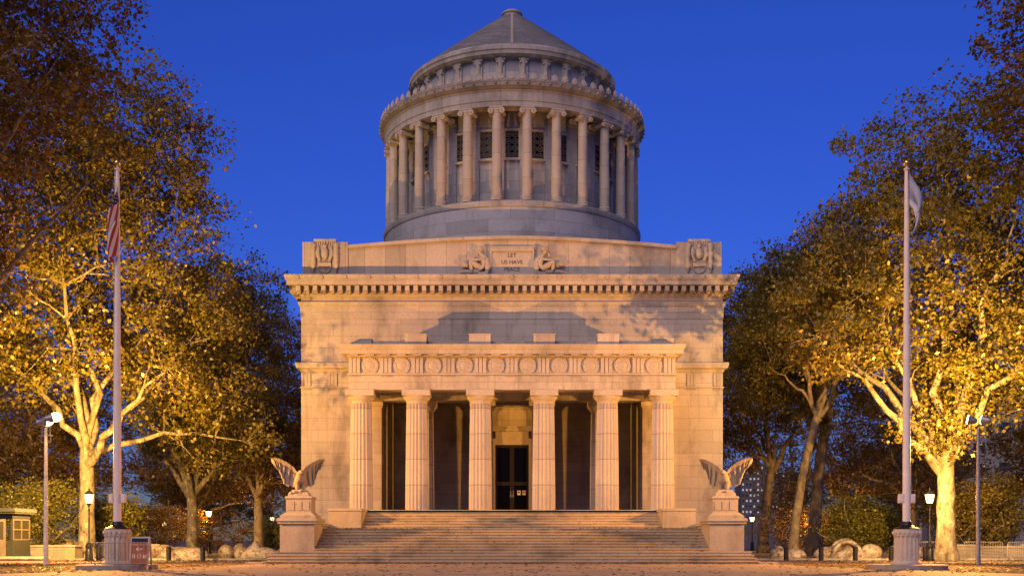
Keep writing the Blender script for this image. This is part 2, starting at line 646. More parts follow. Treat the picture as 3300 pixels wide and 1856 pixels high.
for sx in (-1, 1):
    b = MB()
    a0, a1 = sorted((sx * 10.70, sx * 13.66))
    b.box(a0, a1, .22, 3.2, 18.22, 20.62)
    xc = sx * 12.2
    b.box(xc - .72, xc + .72, .16, 1.6, 20.62, 20.80)
    c = b.build('corner_block', ATTIC, mau)
    e = MB()
    for k in (-1, 1):
        e.tube([(xc + k * .74, .12, 18.62), (xc + k * .74, .12, 18.9), (xc + k * .74, .12, 19.05), (xc + k * .74, .12, 20.42), (xc + k * .74, .12, 20.55)], [.03, .12, .17, .17, .08], 10)
        for zz in (19.2, 19.6, 20.0, 20.3):
            e.lathe([(.17, zz), (.19, zz + .03), (.19, zz + .07), (.17, zz + .1)], 10, (xc + k * .74, .12))
        e.tube([(xc + k * .42, .16, 20.25), (xc + k * .46, .12, 19.8), (xc + k * .3, .1, 19.3)], [.10, .15, .08], 8)
    e.sphere((xc, .14, 19.85), (.24, .16, .42), 12, 8)
    e.sphere((xc, .12, 20.32), (.16, .14, .16), 10, 6)
    e.box(xc - .42, xc + .42, .10, .24, 19.02, 19.26)
    for k in range(9):
        t = PI * (k + .5) / 9
        e.sphere((xc + .4 * math.cos(t), .18, 19.0 - .42 * math.sin(t)), .07, 8, 5)
    for k in range(11):
        t = PI * (k + .5) / 11
        e.box(xc + .62 * math.cos(t) - .03, xc + .62 * math.cos(t) + .03, .14, .24, 20.36 + .06 * math.sin(t), 20.52 + .2 * math.sin(t))
    e.build('emblem_relief', PLAIN, c, 40)
# inscription panel and the two seated figures
mb = MB()
mb.box(-1.36, 1.36, .20, .302, 18.42, 20.0)
p = mb.build('inscription_panel', PLAIN, mau)
mb = MB()
mb.box(-1.42, 1.42, .10, .30, 20.0, 20.24, 0.0)
mb.box(-1.5, 1.5, .06, .30, 20.24, 20.3)
for k in (-1, 1):
    mb.box(k * 1.39 - .06, k * 1.39 + .06, .12, .30, 18.40, 19.998)
mb.box(-1.45, 1.45, .10, .30, 18.30, 18.398)
mb.build('panel_frame', PLAIN, p)
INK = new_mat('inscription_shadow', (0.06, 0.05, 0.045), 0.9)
for body, z in (('LET', 19.62), ('US HAVE', 19.18), ('PEACE', 18.72)):
    text('lettering', body, .36, INK, p, Matrix.Translation((0, .19, z)) @ Matrix.Rotation(PI / 2, 4, 'X'), .006)


def relief_figure(sx):
    # seated leaning figure, head bowed towards the raised knee; sx=1 mirrors it
    def P(x, z, y=0.0): return (-sx * -1 * 0 + (x if sx < 0 else -x), .12 + y, z)
    V = [P(-1.75, 18.72, -.02), P(-1.80, 19.05, -.04), P(-1.84, 19.42, -.06), P(-1.92, 19.72, -.06), P(-2.1, 19.86, -.08), P(-2.24, 20.04, -.12),
         P(-2.35, 19.05, -.22), P(-2.72, 19.28, -.26), P(-2.66, 18.9, -.22), P(-2.6, 18.5, -.2),
         P(-2.5, 18.62, -.02), P(-3.1, 18.66, -.02), P(-3.6, 18.52, -.02), P(-3.8, 18.56, -.04),
         P(-1.78, 19.58, -.2), P(-2.1, 19.38, -.3), P(-2.55, 19.36, -.34), P(-2.75, 19.32, -.34),
         P(-2.0, 19.64, -.02), P(-2.38, 19.42, -.06), P(-2.42, 19.66, -.1), P(-2.34, 19.86, -.12)]
    E = [(0, 1), (1, 2), (2, 3), (3, 4), (4, 5), (0, 6), (6, 7), (7, 8), (8, 9), (0, 10), (10, 11), (11, 12), (12, 13),
         (3, 14), (14, 15), (15, 16), (16, 17), (3, 18), (18, 19), (19, 20), (20, 21)]
    r = [.27, .25, .25, .2, .10, .19, .2, .15, .12, .09, .18, .13, .08, .06, .12, .09, .07, .06, .11, .08, .07, .06]
    f = skin('relief_figure', V, E, r, PLAIN, mau)
    d = MB()
    sg = -1 if sx < 0 else 1
    for k in range(16):
        rr = random.random
        d.sphere((sg * -1 * -1 * (2.85 + .4 * rr()) * (1) if False else (-(2.9 + .42 * rr()) if sx < 0 else (2.9 + .42 * rr())), .02 + .1 * rr(), 19.0 + .22 * rr()), (.12, .1, .08), 7, 5)
    hx = -2.2 if sx < 0 else 2.2
    d.sphere((hx + (.12 if sx < 0 else -.12), .02, 20.12), (.24, .2, .17), 10, 7)
    x0, x1 = sorted(((-4.0 if sx < 0 else 4.0), (-1.5 if sx < 0 else 1.5)))
    d.box(x0, x1, .05, .302, 18.28, 18.40)
    d.tube([((-1.62 if sx < 0 else 1.62), .05, 19.5), ((-1.58 if sx < 0 else 1.58), .0, 19.0), ((-1.62 if sx < 0 else 1.62), -.02, 18.5), ((-2.2 if sx < 0 else 2.2), -.08, 18.46)], [.12, .2, .2, .1], 8)
    d.build('drapery', PLAIN, f, 50)


relief_figure(-1)
relief_figure(1)

# portico
mb = MB()
mb.box(-10.35, 10.35, -7.2, -.26, 1.7, FZ)
mb.box(-8.45, 8.45, -.26, 8.0, 1.7, FZ - .002)
mb.build('portico_floor', STEP, mau)
mb = MB()
ez = 10.17
mb.box(-9.75, 9.75, -5.95, -4.6, ez, 11.03)                # front architrave
mb.box(-9.75, -8.45, -4.6, -.003, ez, 11.03)
mb.box(8.45, 9.75, -4.6, -.003, ez, 11.03)
mb.box(-8.448, 8.448, -.75, .55, 10.19, 11.9)             # beam over the inner columns
for x in (-5.75, -1.9, 1.9, 5.75):                        # cross beams
    mb.box(x - .45, x + .45, -4.6, -.75, 10.55, 11.5)
    mb.box(x - .45, x + .45, .55, 7.6, 10.75, 11.9)
mb.box(-8.45, 8.45, 7.55, 7.998, 10.9, 11.9)
mb.box(-8.45, 8.45, -4.6, -.75, 11.5, 11.8)
mb.box(-8.45, 8.45, .55, 7.55, 11.9, 12.0)
mb.build('architrave', WALL, mau)
mb = MB()
mb.box(-9.72, 9.72, -5.92, -.004, 11.15, 12.1)
mb.rect_sweep([(-.5, 11.03), (.07, 11.05), (.07, 11.15), (-.5, 11.15)], -9.75, 9.75, -5.95, -.1)
for k in range(-5, 6):
    x = k * 1.88
    for j in (-1, 0, 1):
        mb.box(x + j * .235 - .095, x + j * .235 + .095, -6.05, -5.94, 11.16, 12.04)
    mb.box(x - .34, x + .34, -5.985, -5.918, 11.152, 12.1)
    for j in range(6):
        mb.box(x - .31 + j * .112, x - .25 + j * .112, -6.01, -5.948, 10.95, 11.028)
fr = mb.build('frieze', PLAIN, mau)
wr = MB()
for j in range(22):
    a = 2 * PI * j / 22
    for q, (rr, s_) in enumerate(((.37, .10), (.46, .085))):
        wr.sphere((rr * math.cos(a + q * .14), 0, rr * math.sin(a + q * .14)), (s_, .07, s_), 6, 4)
wr.lathe([(.31, -.02), (.31, .02), (.24, .06), (.10, .09), (.01, .1)], 20, cap=False)
for i in range(len(wr.v) - 100, len(wr.v)):
    x, y, z = wr.v[i]
    wr.v[i] = (x, -z, y)
w0 = None
for k in range(10):
    if w0 is None:
        w0 = wr.build('wreath', PLAIN, fr, 45)
        o = w0
    else:
        o = w0.copy()
        C.objects.link(o)
        o.parent = fr
    o.location = (-8.46 + k * 1.88, -5.93, 11.6)
mb = MB()
mb.rect_sweep([(-.5, 12.1), (.08, 12.12), (.10, 12.22), (.40, 12.26), (.42, 12.50), (.47, 12.54), (.55, 12.72), (.55, 12.80), (-.6, 12.84)], -9.75, 9.75, -5.95, -.1)
for k in range(-10, 11):
    mb.box(k * .94 - .25, k * .94 + .25, -6.33, -6.03, 12.16, 12.24)
mb.add([(-9.3, -5.7, 12.838), (9.3, -5.7, 12.838), (9.3, -.004, 12.838), (-9.3, -.004, 12.838)], [(0, 1, 2, 3)])
mb.build('portico_cornice', TRIM, mau)
for x in (-9.08, -5.75, -1.92, 1.92, 5.75, 9.08):
    b = MB()
    q = (.6, .38) if abs(x) > 9 else (0, .57)
    b.box(x - .64, x + .64, -6.05 + q[0], -4.8, 12.846, 12.846 + q[1])
    b.box(x - .66, x + .66, -6.07 + q[0], -4.78, 12.846 + q[1], 12.926 + q[1])
    b.build('parapet_block', TRIM, mau)
mb = MB()
for a, b in ((-8.42, -6.41), (-5.09, -2.58), (-1.26, 1.26), (2.58, 5.09), (6.41, 8.42)):
    mb = MB()
    mb.box(a, b, -5.35, -5.15, 12.846, 13.18)
    mb.build('parapet_rail', TRIM, mau)

# Doric columns: 6 in front, 4 between the antae
H1 = ez - FZ
prof = [(.70 - .075 * (t ** 1.5), t * (H1 - .78)) for t in [i / 10 for i in range(11)]]
NF = 20
fl = [1.0, .93, .895, .93]
mb = MB()
mb.lathe(prof, NF * 4, rfun=lambda i, k: fl[i % 4])
col0 = mb.build('column', COLM, mau)
cp = MB()
z = H1 - .78
cp.lathe([(.60, z - .02), (.615, z + .02), (.625, z + .10), (.645, z + .11), (.65, z + .15), (.70, z + .20), (.80, z + .34), (.815, z + .40), (.80, z + .43)], 40)
cp.box(-.83, .83, -.83, .83, z + .43, z + .779)
cp.build('capital', PLAIN, col0, 35)
pos = [(x, -5.3) for x in (-9.08, -5.73, -1.90, 1.92, 5.75, 9.08)] + [(x, -.15) for x in (-5.73, -1.90, 1.92, 5.75)]
for i, (x, y) in enumerate(pos):
    o = col0 if i == 0 else copy_tree(col0, mau)
    o.location = (x, y, FZ)
    o.rotation_euler = (0, 0, PI / 40 if False else 0)
for sx in (-1, 1):
    b = MB()
    a0, a1 = sorted((sx * 8.46, sx * 9.55))
    b.box(a0, a1, -.16, .6, FZ, 9.78)
    b.box(a0 - .06, a1 + .06, -.22, .6, 9.78, 9.9)
    b.box(a0 - .1, a1 + .1, -.28, .6, 9.9, 10.168)
    b.build('pilaster', WALL, mau)

# doorway on the back wall of the porch
mb = MB()
for sx in (-1, 1):
    a0, a1 = sorted((sx * 1.2, sx * 1.62))
    mb.box(a0, a1, 7.7, 7.998, FZ, 8.42)
mb.box(-1.198, 1.198, 7.7, 7.998, 8.05, 8.42)
mb.box(-1.62, 1.62, 7.72, 7.998, 8.42, 9.0)
mb.box(-1.85, 1.85, 7.42, 7.998, 9.0, 9.2)
mb.box(-1.95, 1.95, 7.30, 7.998, 9.2, 9.36)
for sx in (-1, 1):
    mb.box(sx * 1.55 - .14, sx * 1.55 + .14, 7.45, 7.72, 8.5, 9.0)
dr = mb.build('door_surround', PLAIN, mau)
for sx in (-1, 1):
    b = MB()
    e0, e1 = sorted((sx * .01, sx * 1.195))
    b.box(e0, e0 + .14, 7.80, 7.90, FZ + .02, 8.04)
    b.box(e1 - .14, e1, 7.80, 7.90, FZ + .02, 8.04)
    for z0, z1 in ((FZ + .02, FZ + .35), (5.15, 5.4), (7.85, 8.04)):
        b.box(e0 + .14, e1 - .14, 7.80, 7.90, z0, z1)
    d = b.build('door', BRONZE, mau)
    b = MB()
    b.box(e0 + .14, e1 - .14, 7.84, 7.87, FZ + .35, 5.15)
    b.box(e0 + .14, e1 - .14, 7.84, 7.87, 5.4, 7.85)
    b.build('pane', GLASS, d)
    b = MB()
    b.tube([(sx * .09, 7.72, 4.3), (sx * .09, 7.72, 4.75)], .03, 6)
    b.box(sx * .09 - .05, sx * .09 + .05, 7.74, 7.80, 4.28, 4.5)
    b.build('handle', STEEL, d)
NOTE = painted('white_paper', (.7, .68, .64), 0.8, var=.05)
for k in (0, 1):
    b = MB()
    b.box(.38 + k * .36, .62 + k * .36, 7.815, 7.837, 4.45, 4.78)
    b.box(.42 + k * .36, .58 + k * .36, 7.808, 7.815, 4.6, 4.72, mi=1)
    b.build('notice', [NOTE, painted('red_print', (.45, .06, .04) if k else (.05, .05, .06), .7)], mau)

# ------------------------------------------------------------------ the drum
dc = (0, AX, 0)
DR = 9.75
mb = MB()
mb.lathe([(DR, 18.2), (DR, 24.05)], 128)
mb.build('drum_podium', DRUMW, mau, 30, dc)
mb = MB()
mb.lathe([(DR - .3, 24.05), (DR + .05, 24.06), (DR + .12, 24.2), (DR + .12, 24.42), (DR, 24.5), (7.0, 24.52)], 128)
mb.build('podium_ledge', DRUMT, mau, 30, dc)
mb = MB()
mb.lathe([(7.9, 24.4), (7.9, 31.5)], 112)
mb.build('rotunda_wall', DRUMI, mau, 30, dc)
NC = 28
RC = 9.33
ct = 30.95
mb = MB()
hh = ct - 24.52
mb.lathe([(.46, 0), (.46, .12), (.42, .16), (.45, .24), (.40, .32), (.365, .36)] + [(.365 - .055 * t ** 1.6, .36 + t * (hh - .36 - .45)) for t in [i / 8 for i in range(9)]], 24)
ion = mb.build('ionic_column', stone('granite_ionic', mode='cyl', bw=50, bh=1.62, rad=.4, stain=.8, offset=0, joint=.55, mortar=.014), mau, 30)
cp = MB()
z = hh - .45
cp.lathe([(.31, z - .02), (.35, z + .04), (.33, z + .10), (.40, z + .2), (.40, z + .3)], 20)
for k in (-1, 1):
    # scroll rolls run front to back
    for q in (-1, 1):
        cp.tube([(k * .40, q * .42, z + .16), (k * .40, q * .40, z + .16)], [.19, .19], 14)
    cp.tube([(k * .40, -.40, z + .16), (k * .40, 0, z + .16), (k * .40, .40, z + .16)], [.17, .13, .17], 12)
    for q in (-1, 1):
        cp.sphere((k * .40, q * .43, z + .16), .07, 8, 5)
cp.box(-.40, .40, -.41, .41, z + .22, z + .36)
cp.box(-.47, .47, -.45, .45, z + .36, z + .449)
cp.build('capital', PLAIN, ion, 35)

# window bay between columns
LAT = painted('window_lattice', (.13, .12, .11), .5, .2)
win = MB()
wz0, wz1 = 27.95, 29.85
# frame of the bay, at local y=0 plane facing -y
win.box(-.58, -.46, -.14, .2, wz0, wz1)
win.box(.46, .58, -.14, .2, wz0, wz1)
win.box(-.58, .58, -.16, .2, wz1, wz1 + .14)
win.box(-.62, .62, -.2, .2, wz0 - .16, wz0)
wi = win.build('rotunda_window', PLAIN, mau)
la = MB()
for r_ in range(4):
    for c_ in range(2):
        cx_, cz_ = -.23 + .46 * c_, wz0 + .24 + .475 * r_
        ring = []
        for k in range(13):
            a = 2 * PI * k / 12
            ring.append((cx_ + .19 * math.cos(a), -.03, cz_ + .19 * math.sin(a)))
        la.tube(ring, .028, 5)
        for k in range(3):
            a = PI * k / 3 + PI / 6
            la.tube([(cx_ - .23 * math.cos(a), -.03, cz_ - .23 * math.sin(a)), (cx_ + .23 * math.cos(a), -.03, cz_ + .23 * math.sin(a))], .022, 5)
la.build('lattice', LAT, wi)
pn = MB()
pn.box(-.459, .459, .0, .03, wz0 + .002, wz1 - .002)
pn.build('pane', GLASS, wi)
pil = MB()
pil.box(-.36, .36, -.16, .25, 24.5, 30.5)
pil.box(-.42, .42, -.22, .25, 30.5, 30.7)
pil.box(-.40, .40, -.20, .25, 24.52, 24.8)
pil.box(-.30, .30, -1.6, .2, 30.7, 31.0)
pi0 = pil.build('rotunda_pilaster', DRUMI, mau)
for k in range(NC):
    for o0, rad, off, z in ((ion, RC, .5, 24.52), (pi0, 7.93, .5, 0), (wi, 7.93, 0, 0)):
        a = 2 * PI * (k + off) / NC
        o = o0 if k == 0 else copy_tree(o0, mau)
        o.location = (rad * math.sin(a), AX - rad * math.cos(a), z)
        o.rotation_euler = (0, 0, a)

mb = MB()
mb.lathe([(8.75, ct), (9.72, ct + .001), (9.72, ct + .34), (9.78, ct + .36), (9.78, ct + .50), (9.74, ct + .52), (9.74, ct + .98), (9.80, ct + 1.02), (9.86, ct + 1.10), (9.75, ct + 1.12), (8.75, ct + 1.12)], 140, cap=False)
mb.lathe([(8.75, ct + .45), (8.75, ct)], 140, cap=False)
mb.lathe([(7.6, 31.5), (8.76, 31.45)], 140, cap=False)
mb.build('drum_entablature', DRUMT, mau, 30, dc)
mb = MB()
cz = ct + 1.1
mb.lathe([(9.6, cz), (9.9, cz + .03), (10.0, cz + .14), (10.1, cz + .2), (10.12, cz + .42), (10.15, cz + .46), (10.15, cz + .56), (9.7, cz + .62), (7.2, cz + .7)], 140, cap=False)
for k in range(84):
    a = 2 * PI * (k + .5) / 84
    b0 = len(mb.v)
    mb.sphere((0, -10.12, cz + .34), (.10, .12, .10), 8, 6)
    mb.xf(Matrix.Rotation(a, 4, 'Z'), b0)
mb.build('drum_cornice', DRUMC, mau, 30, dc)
pf = MB()
fan = []
for k in range(-3, 4):
    a = k * .42
    L = .50 - .055 * abs(k)
    pf.tube([(0, 0, .06), (.55 * L * math.sin(a), -.03, .06 + .6 * L * math.cos(a)), (L * .8 * math.sin(a), -.01, .05 + L * math.cos(a))], [.05, .06, .025], 6)
pf.sphere((0, -.03, .08), (.14, .07, .08), 8, 5)
pf.tube([(-.3, 0, .05), (0, 0, .02), (.3, 0, .05)], [.05, .04, .05], 6)
pm = pf.build('antefix', PLAIN, mau, 50)
for k in range(84):
    a = 2 * PI * k / 84
    o = pm if k == 0 else copy_tree(pm, mau)
    o.location = (10.05 * math.sin(a), AX - 10.05 * math.cos(a), cz + .56)
    o.rotation_euler = (R(-4), 0, a)
# upper drum
mb = MB()
mb.lathe([(7.15, 32.0), (7.15, 35.4)], 112)
mb.build('upper_drum', DRUMI, mau, 30, dc)
up = MB()
up.box(-.30, .30, -.08, .2, 32.6, 35.3)
up.lathe([(.21, 32.9), (.20, 33.3), (.22, 33.9), (.18, 34.4), (.19, 34.6), (.24, 34.85), (.30, 35.05), (.31, 35.25)], 12, (0, -.04))
up.box(-.36, .36, -.26, .2, 35.1, 35.28)
up.sphere((-.2, -.22, 34.95), .10, 7, 5)
up.sphere((.2, -.22, 34.95), .10, 7, 5)
up.sphere((0, -.2, 34.2), (.12, .12, .18), 8, 6)
u0 = up.build('upper_pilaster', PLAIN, mau, 40)
for k in range(NC):
    a = 2 * PI * (k + .5) / NC
    o = u0 if k == 0 else copy_tree(u0, mau)
    o.location = (7.2 * math.sin(a), AX - 7.2 * math.cos(a), 0)
    o.rotation_euler = (0, 0, a)
mb = MB()
mb.lathe([(7.0, 35.26), (7.62, 35.28), (7.70, 35.36), (7.82, 35.40), (7.86, 35.62), (7.94, 35.68), (7.94, 35.92), (7.6, 36.0), (7.5, 36.22), (7.2, 36.3)], 128, cap=False)
mb.build('upper_cornice', DRUMT, mau, 30, dc)
mb = MB()
pr = []
nr = 24
for i in range(nr):
    t = i / nr
    r0 = 7.5 - t * 6.75
    z0 = 36.2 + 5.25 * (t ** .97)
    z1 = 36.2 + 5.25 * (((i + 1) / nr) ** .97)
    pr += [(r0, z0), (r0 - .16, z1 - .10), (r0 - .2, z1)]
mb.lathe(pr, 96)
mb.build('cone_roof', ROOF, mau, 30, dc)
mb = MB()
for i in range(nr):
    t = i / nr
    r0 = 7.5 - t * 6.75
    z0 = 36.2 + 5.25 * (t ** .97)
    z1 = 36.2 + 5.25 * (((i + 1) / nr) ** .97)
    mb.box(-.09, .09, -r0 - .04, -r0 + .2, z0 + .02, z1 - .04)
mb.build('roof_ridge', PLAIN, mau, 0, dc)
mb = MB()
mb.lathe([(.74, 41.1), (.80, 41.3), (.80, 41.42), (.70, 41.48), (.70, 41.62), (.80, 41.68), (.80, 41.78), (.6, 41.92), (.35, 42.02), (.05, 42.06)], 32)
mb.build('roof_cap', PLAIN, mau, 35, dc)
mb = MB()
mb.box(-1.85, 1.7, 2.6, 3.4, 21.1, 21.5)
mb.build('roof_hatch', PLAIN, mau)

# ------------------------------------------------------------------ stairs, cheek blocks, pedestals
st = empty('staircase', (0, -15.9, 0), 0, 'broad two-flight granite staircase climbing from the plaza to the portico', 'staircase')


def par(o, p):                              # parent while keeping world coordinates
    o.parent = p
    o.matrix_parent_inverse = Matrix.Translation(-Vector(p.location)) if not any(p.rotation_euler) else p.matrix_basis.inverted()
    return o


mb = MB()
lh = 1.85 / 12
for k in range(12):
    y0 = -15.9 + k * .40
    w = 12.6 - .05 * k if k < 4 else 10.4
    if k < 4:
        mb.box(-w + .05, w - .05, y0 + .04, -14.2, k * lh, (k + 1) * lh - .045)
        mb.box(-w, w, y0, -14.2, (k + 1) * lh - .045, (k + 1) * lh, .008)
        mb.box(-10.39, 10.39, -14.2, -9.5, k * lh, (k + 1) * lh)
    else:
        mb.box(-w, w, y0 + .04, -9.5, k * lh, (k + 1) * lh - .045)
        mb.box(-w, w, y0, -9.5, (k + 1) * lh - .045, (k + 1) * lh, .008)
o = mb.build('lower_flight', STEP)
par(o, st)
mb = MB()
uh = (FZ - 1.85) / 7
for k in range(7):
    y0 = -9.5 + k * .38
    mb.box(-8.5, 8.5, y0 + .04, -7.2, 1.85 + k * uh - (0 if k else .3), 1.85 + (k + 1) * uh - .045)
    mb.box(-8.5, 8.5, y0, -7.2, 1.85 + (k + 1) * uh - .045, 1.85 + (k + 1) * uh - (.002 if k == 6 else 0), .008)
o = mb.build('upper_flight', STEP)
par(o, st)
for sx in (-1, 1):
    b = MB()
    a0, a1 = sorted((sx * 8.5, sx * 10.36))
    b.box(a0, a1, -9.62, -4.4, 0, 2.86)
    b.box(a0 - .04, a1 + .04, -9.67, -4.4, 2.86, 3.0, .02)
    par(b.build('cheek_block', PED), st)
    b = MB()
    a0, a1 = sorted((sx * 10.42, sx * 12.1))
    b.box(a0, a1, -11.6, -8.6, 0, 1.98)
    b.box(a0 - .1, a1 + .1, -11.6, -8.55, 1.98, 2.14, .02)
    par(b.build('cheek_wall', PED), st)


def eagle_and_pedestal(sx):
    side = 'left' if sx < 0 else 'right'
    xc = sx * 11.24
    p = empty('pedestal', (xc, -12.9, 0), 0, f'stepped stone pedestal carrying the eagle at the {side} end of the stairs', 'pedestal', 'eagle pedestals')
    b = MB()
    b.box(-.90, .90, -1.3, 1.28, 0, 2.06)
    b.build('block', PED, p)
    b = MB()
    b.box(-1.0, 1.0, -1.40, 1.28, 2.06, 2.2)
    b.box(-1.06, 1.06, -1.46, 1.28, 2.2, 2.36, .03)
    b.build('cap_slab', PED, p)
    b = MB()
    b.box(-.93, .93, -1.2, .66, 2.36, 2.5)
    b.box(-.90, .90, -1.17, .63, 2.5, 2.66, .2)
    b.box(-.66, .66, -.92, .40, 2.66, 3.36)
    for k in (-1, 0, 1):
        b.box(k * .4 - .17, k * .4 + .17, -.94, -.918, 2.78, 3.24)
    b.box(-.69, .69, -.95, .43, 3.36, 3.42)
    b.box(-.72, .72, -.98, .46, 3.42, 3.52, .04)
    b.build('plinth', PED, p)
    # the eagle
    e = empty('eagle_statue', (xc + sx * .05, -13.15, 3.52), 0, f'carved stone eagle with raised wings on the pedestal {side} of the stairs', 'statue', 'stone eagles')
    b = MB()
    b.box(-.56, .56, -.5, .5, 0, .2, .06)
    b.box(-.46, .46, -.42, .42, .2, .36, .12)
    for k in range(14):
        b.sphere((random.uniform(-.42, .42), random.uniform(-.4, .3), random.uniform(.15, .32)), (.13, .13, .08), 7, 5)
    b.build('rock', PED, e, 40)
    yaw = Matrix.Rotation(-sx * R(24), 4, 'Z')

    def Y(x, y, z): return tuple(yaw @ Vector((x, y, z)))
    V = [Y(0, .05, .78), Y(0, -.08, 1.0), Y(0, -.16, 1.16), Y(0, -.24, 1.28), Y(0, -.36, 1.30), Y(0, -.48, 1.22),
         Y(0, .26, .6), Y(0, .46, .42), Y(-.14, -.05, .62), Y(-.17, -.12, .42), Y(-.18, -.22, .34), Y(.14, -.05, .62), Y(.17, -.12, .42), Y(.18, -.22, .34)]
    E = [(0, 1), (1, 2), (2, 3), (3, 4), (4, 5), (0, 6), (6, 7), (0, 8), (8, 9), (9, 10), (0, 11), (11, 12), (12, 13)]
    r = [.29, .31, .25, .17, .125, .04, .21, .17, .18, .11, .09, .18, .11, .09]
    skin('body', V, E, r, EAG, e)
    # wings: outline with feather tips, cupped and with thickness
    lead = [(.05, 1.16), (.31, 1.56), (.69, 1.84), (1.08, 2.02), (1.30, 2.06), (1.45, 2.04)]
    trail = [(.08, .62), (.41, .52), (.80, .62), (.92, 1.02), (1.03, 1.36), (1.34, 1.66)]
    for k in (-1, 1):
        w = MB()
        rows = 20
        cols = 6
        pts = []

        def samp(L, t):
            q = t * (len(L) - 1)
            i = min(int(q), len(L) - 2)
            f = q - i
            return (L[i][0] * (1 - f) + L[i + 1][0] * f, L[i][1] * (1 - f) + L[i + 1][1] * f)
        for layer in (0, 1):
            for i in range(rows + 1):
                t = i / rows
                a, c_ = samp(lead, t), samp(trail, t)
                jag = .06 * ((i % 3) - 1)
                for j in range(cols + 1):
                    s_ = j / cols
                    x = a[0] * (1 - s_) + (c_[0] + jag * .5) * s_
                    zz = a[1] * (1 - s_) + (c_[1] + jag) * s_
                    y = .02 + .30 * t + .16 * math.sin(PI * s_) * (1 - .5 * t) + (.075 * (1 - s_ * .6) * (1 - .6 * t) + .02 if layer else 0) + (.055 * (i % 3 - 1) if s_ > .25 else .02 * (i % 2))
                    pts.append(Y(k * x, y, zz - .0))
        n1 = (rows + 1) * (cols + 1)
        fs = []
        for i in range(rows):
            for j in range(cols):
                q = i * (cols + 1) + j
                fs.append((q, q + 1, q + cols + 2, q + cols + 1))
                fs.append((n1 + q + cols + 1, n1 + q + cols + 2, n1 + q + 1, n1 + q))
        rim = [j for j in range(cols)] + [i * (cols + 1) + cols for i in range(rows)] + [rows * (cols + 1) + j for j in range(cols, 0, -1)] + [i * (cols + 1) for i in range(rows, 0, -1)]
        for q, w_ in zip(rim, rim[1:] + rim[:1]):
            fs.append((w_, q, n1 + q, n1 + w_))
        w.add(pts, fs)
        w.build('wing', EAG, e, 40)


eagle_and_pedestal(-1)
eagle_and_pedestal(1)
for sx in (-1, 1):
    b = MB()
    b.box(-.55, .55, -.4, .4, 0, .09, .02)
    o = b.build('stone_block', KERB, None, 0, (sx * 13.0, -15.5, .004))
    tag(o, f'low pale paving block at the foot of the stairs on the {"left" if sx < 0 else "right"}', 'block')

# ------------------------------------------------------------------ flagpoles and flags
def flagpole(sx):
    side = 'left' if sx < 0 else 'right'
    t = empty('flagpole', (sx * 16.4, -26.2, 0), 0, f'tall white flagpole with gold ball on a fluted stone plinth {side} of the plaza', 'flagpole', 'flagpoles flanking the plaza')
    b = MB()
    b.lathe([(1.62, 0), (1.62, .17), (1.58, .2), (.3, .204)], 40)
    b.build('step', KERB, t, 30)
    b = MB()
    b.lathe([(.63, .2), (.63, .26), (.54, .36), (.53, .37)], 40)
    b.lathe([(.51, .36), (.50, 1.36)], 96, rfun=lambda i, k: [1, .99, .93, .90, .93, .99][i % 6])
    b.lathe([(.515, 1.36), (.53, 1.40), (.53, 1.62), (.52, 1.66)], 40)
    for k in range(18):
        a = 2 * PI * k / 18
        b.sphere((.53 * math.cos(a), .53 * math.sin(a), 1.51), (.06, .06, .08), 6, 5)
    b.build('plinth', PLINTH, t, 30)
    b = MB()
    b.lathe([(.53, 1.66), (.50, 1.70), (.34, 1.75), (.24, 1.83), (.20, 1.95), (.19, 1.98)], 32)
    b.build('collar', BRONZE, t, 30)
    b = MB()
    b.lathe([(.16, 1.9), (.155, 6), (.12, 11), (.085, 16.0), (.07, 16.55), (.12, 16.58), (.12, 16.62), (.03, 16.64), (.03, 16.72)], 20)
    b.build('pole', POLEW, t, 30)
    b = MB()
    b.sphere((0, 0, 16.85), (.15, .15, .14), 16, 10)
    b.build('finial_ball', GOLD, t, 60)
    for k in (-1, 1):
        b = MB()
        b.box(k * .25 - .09, k * .25 + .09, -.08, .08, 2.75, 3.12)
        b.box(k * .25 - .07, k * .25 + .07, -.1, -.08, 2.80, 3.07)
        b.build('halyard_box', POLEW, t)
    b = MB()
    b.tube([(.20 * sx, -.02, 3.1), (.15 * sx, -.02, 10), (.11 * sx, -.02, 16.5)], .008, 4)
    b.build('halyard', STEEL, t)


flagpole(-1)
flagpole(1)


def drape(name, xc, z0, hoist, fly, mats, colour, dirx, spread, label):
    ns, ntt = 52, 60
    b = MB()
    vs, fs, mi = [], [], []
    for i in range(ns + 1):
        s = i / ns
        for j in range(ntt + 1):
            t = j / ntt
            fall = t ** 1.15
            zz = z0 - s * hoist * (1 - .55 * fall) - fall * fly * .93
            amp = (.26 if dirx < 0 else .17) * min(1, t * 3)
            x = dirx * ((.0 if dirx < 0 else .09) + spread * math.sin(PI * min(1, t * .9)) * (1 - .3 * s)) + amp * math.sin(s * 9.5 + t * 3.0) * .62 + dirx * .06 * t
            y = amp * math.cos(s * 9.5 + t * 2.0) - (.2 * min(1, t * 6) if dirx < 0 else .03)
            vs.append((x, y, zz))
    for i in range(ns):
        for j in range(ntt):
            q = i * (ntt + 1) + j
            fs.append((q, q + 1, q + ntt + 2, q + ntt + 1))
            mi.append(colour(i, ns, j, ntt))
    b.v, b.f, b.mi = vs, fs, mi
    o = b.build(name, mats, None, 60, (xc, -26.25, 0))
    tag(o, label, 'flag')
    return o


RED, WHITE, BLUE = painted('red_cloth', (.34, .035, .03), .8, var=.1), painted('white_cloth', (.62, .55, .5), .8, var=.05), painted('blue_cloth', (.012, .016, .05), .8, var=.1)


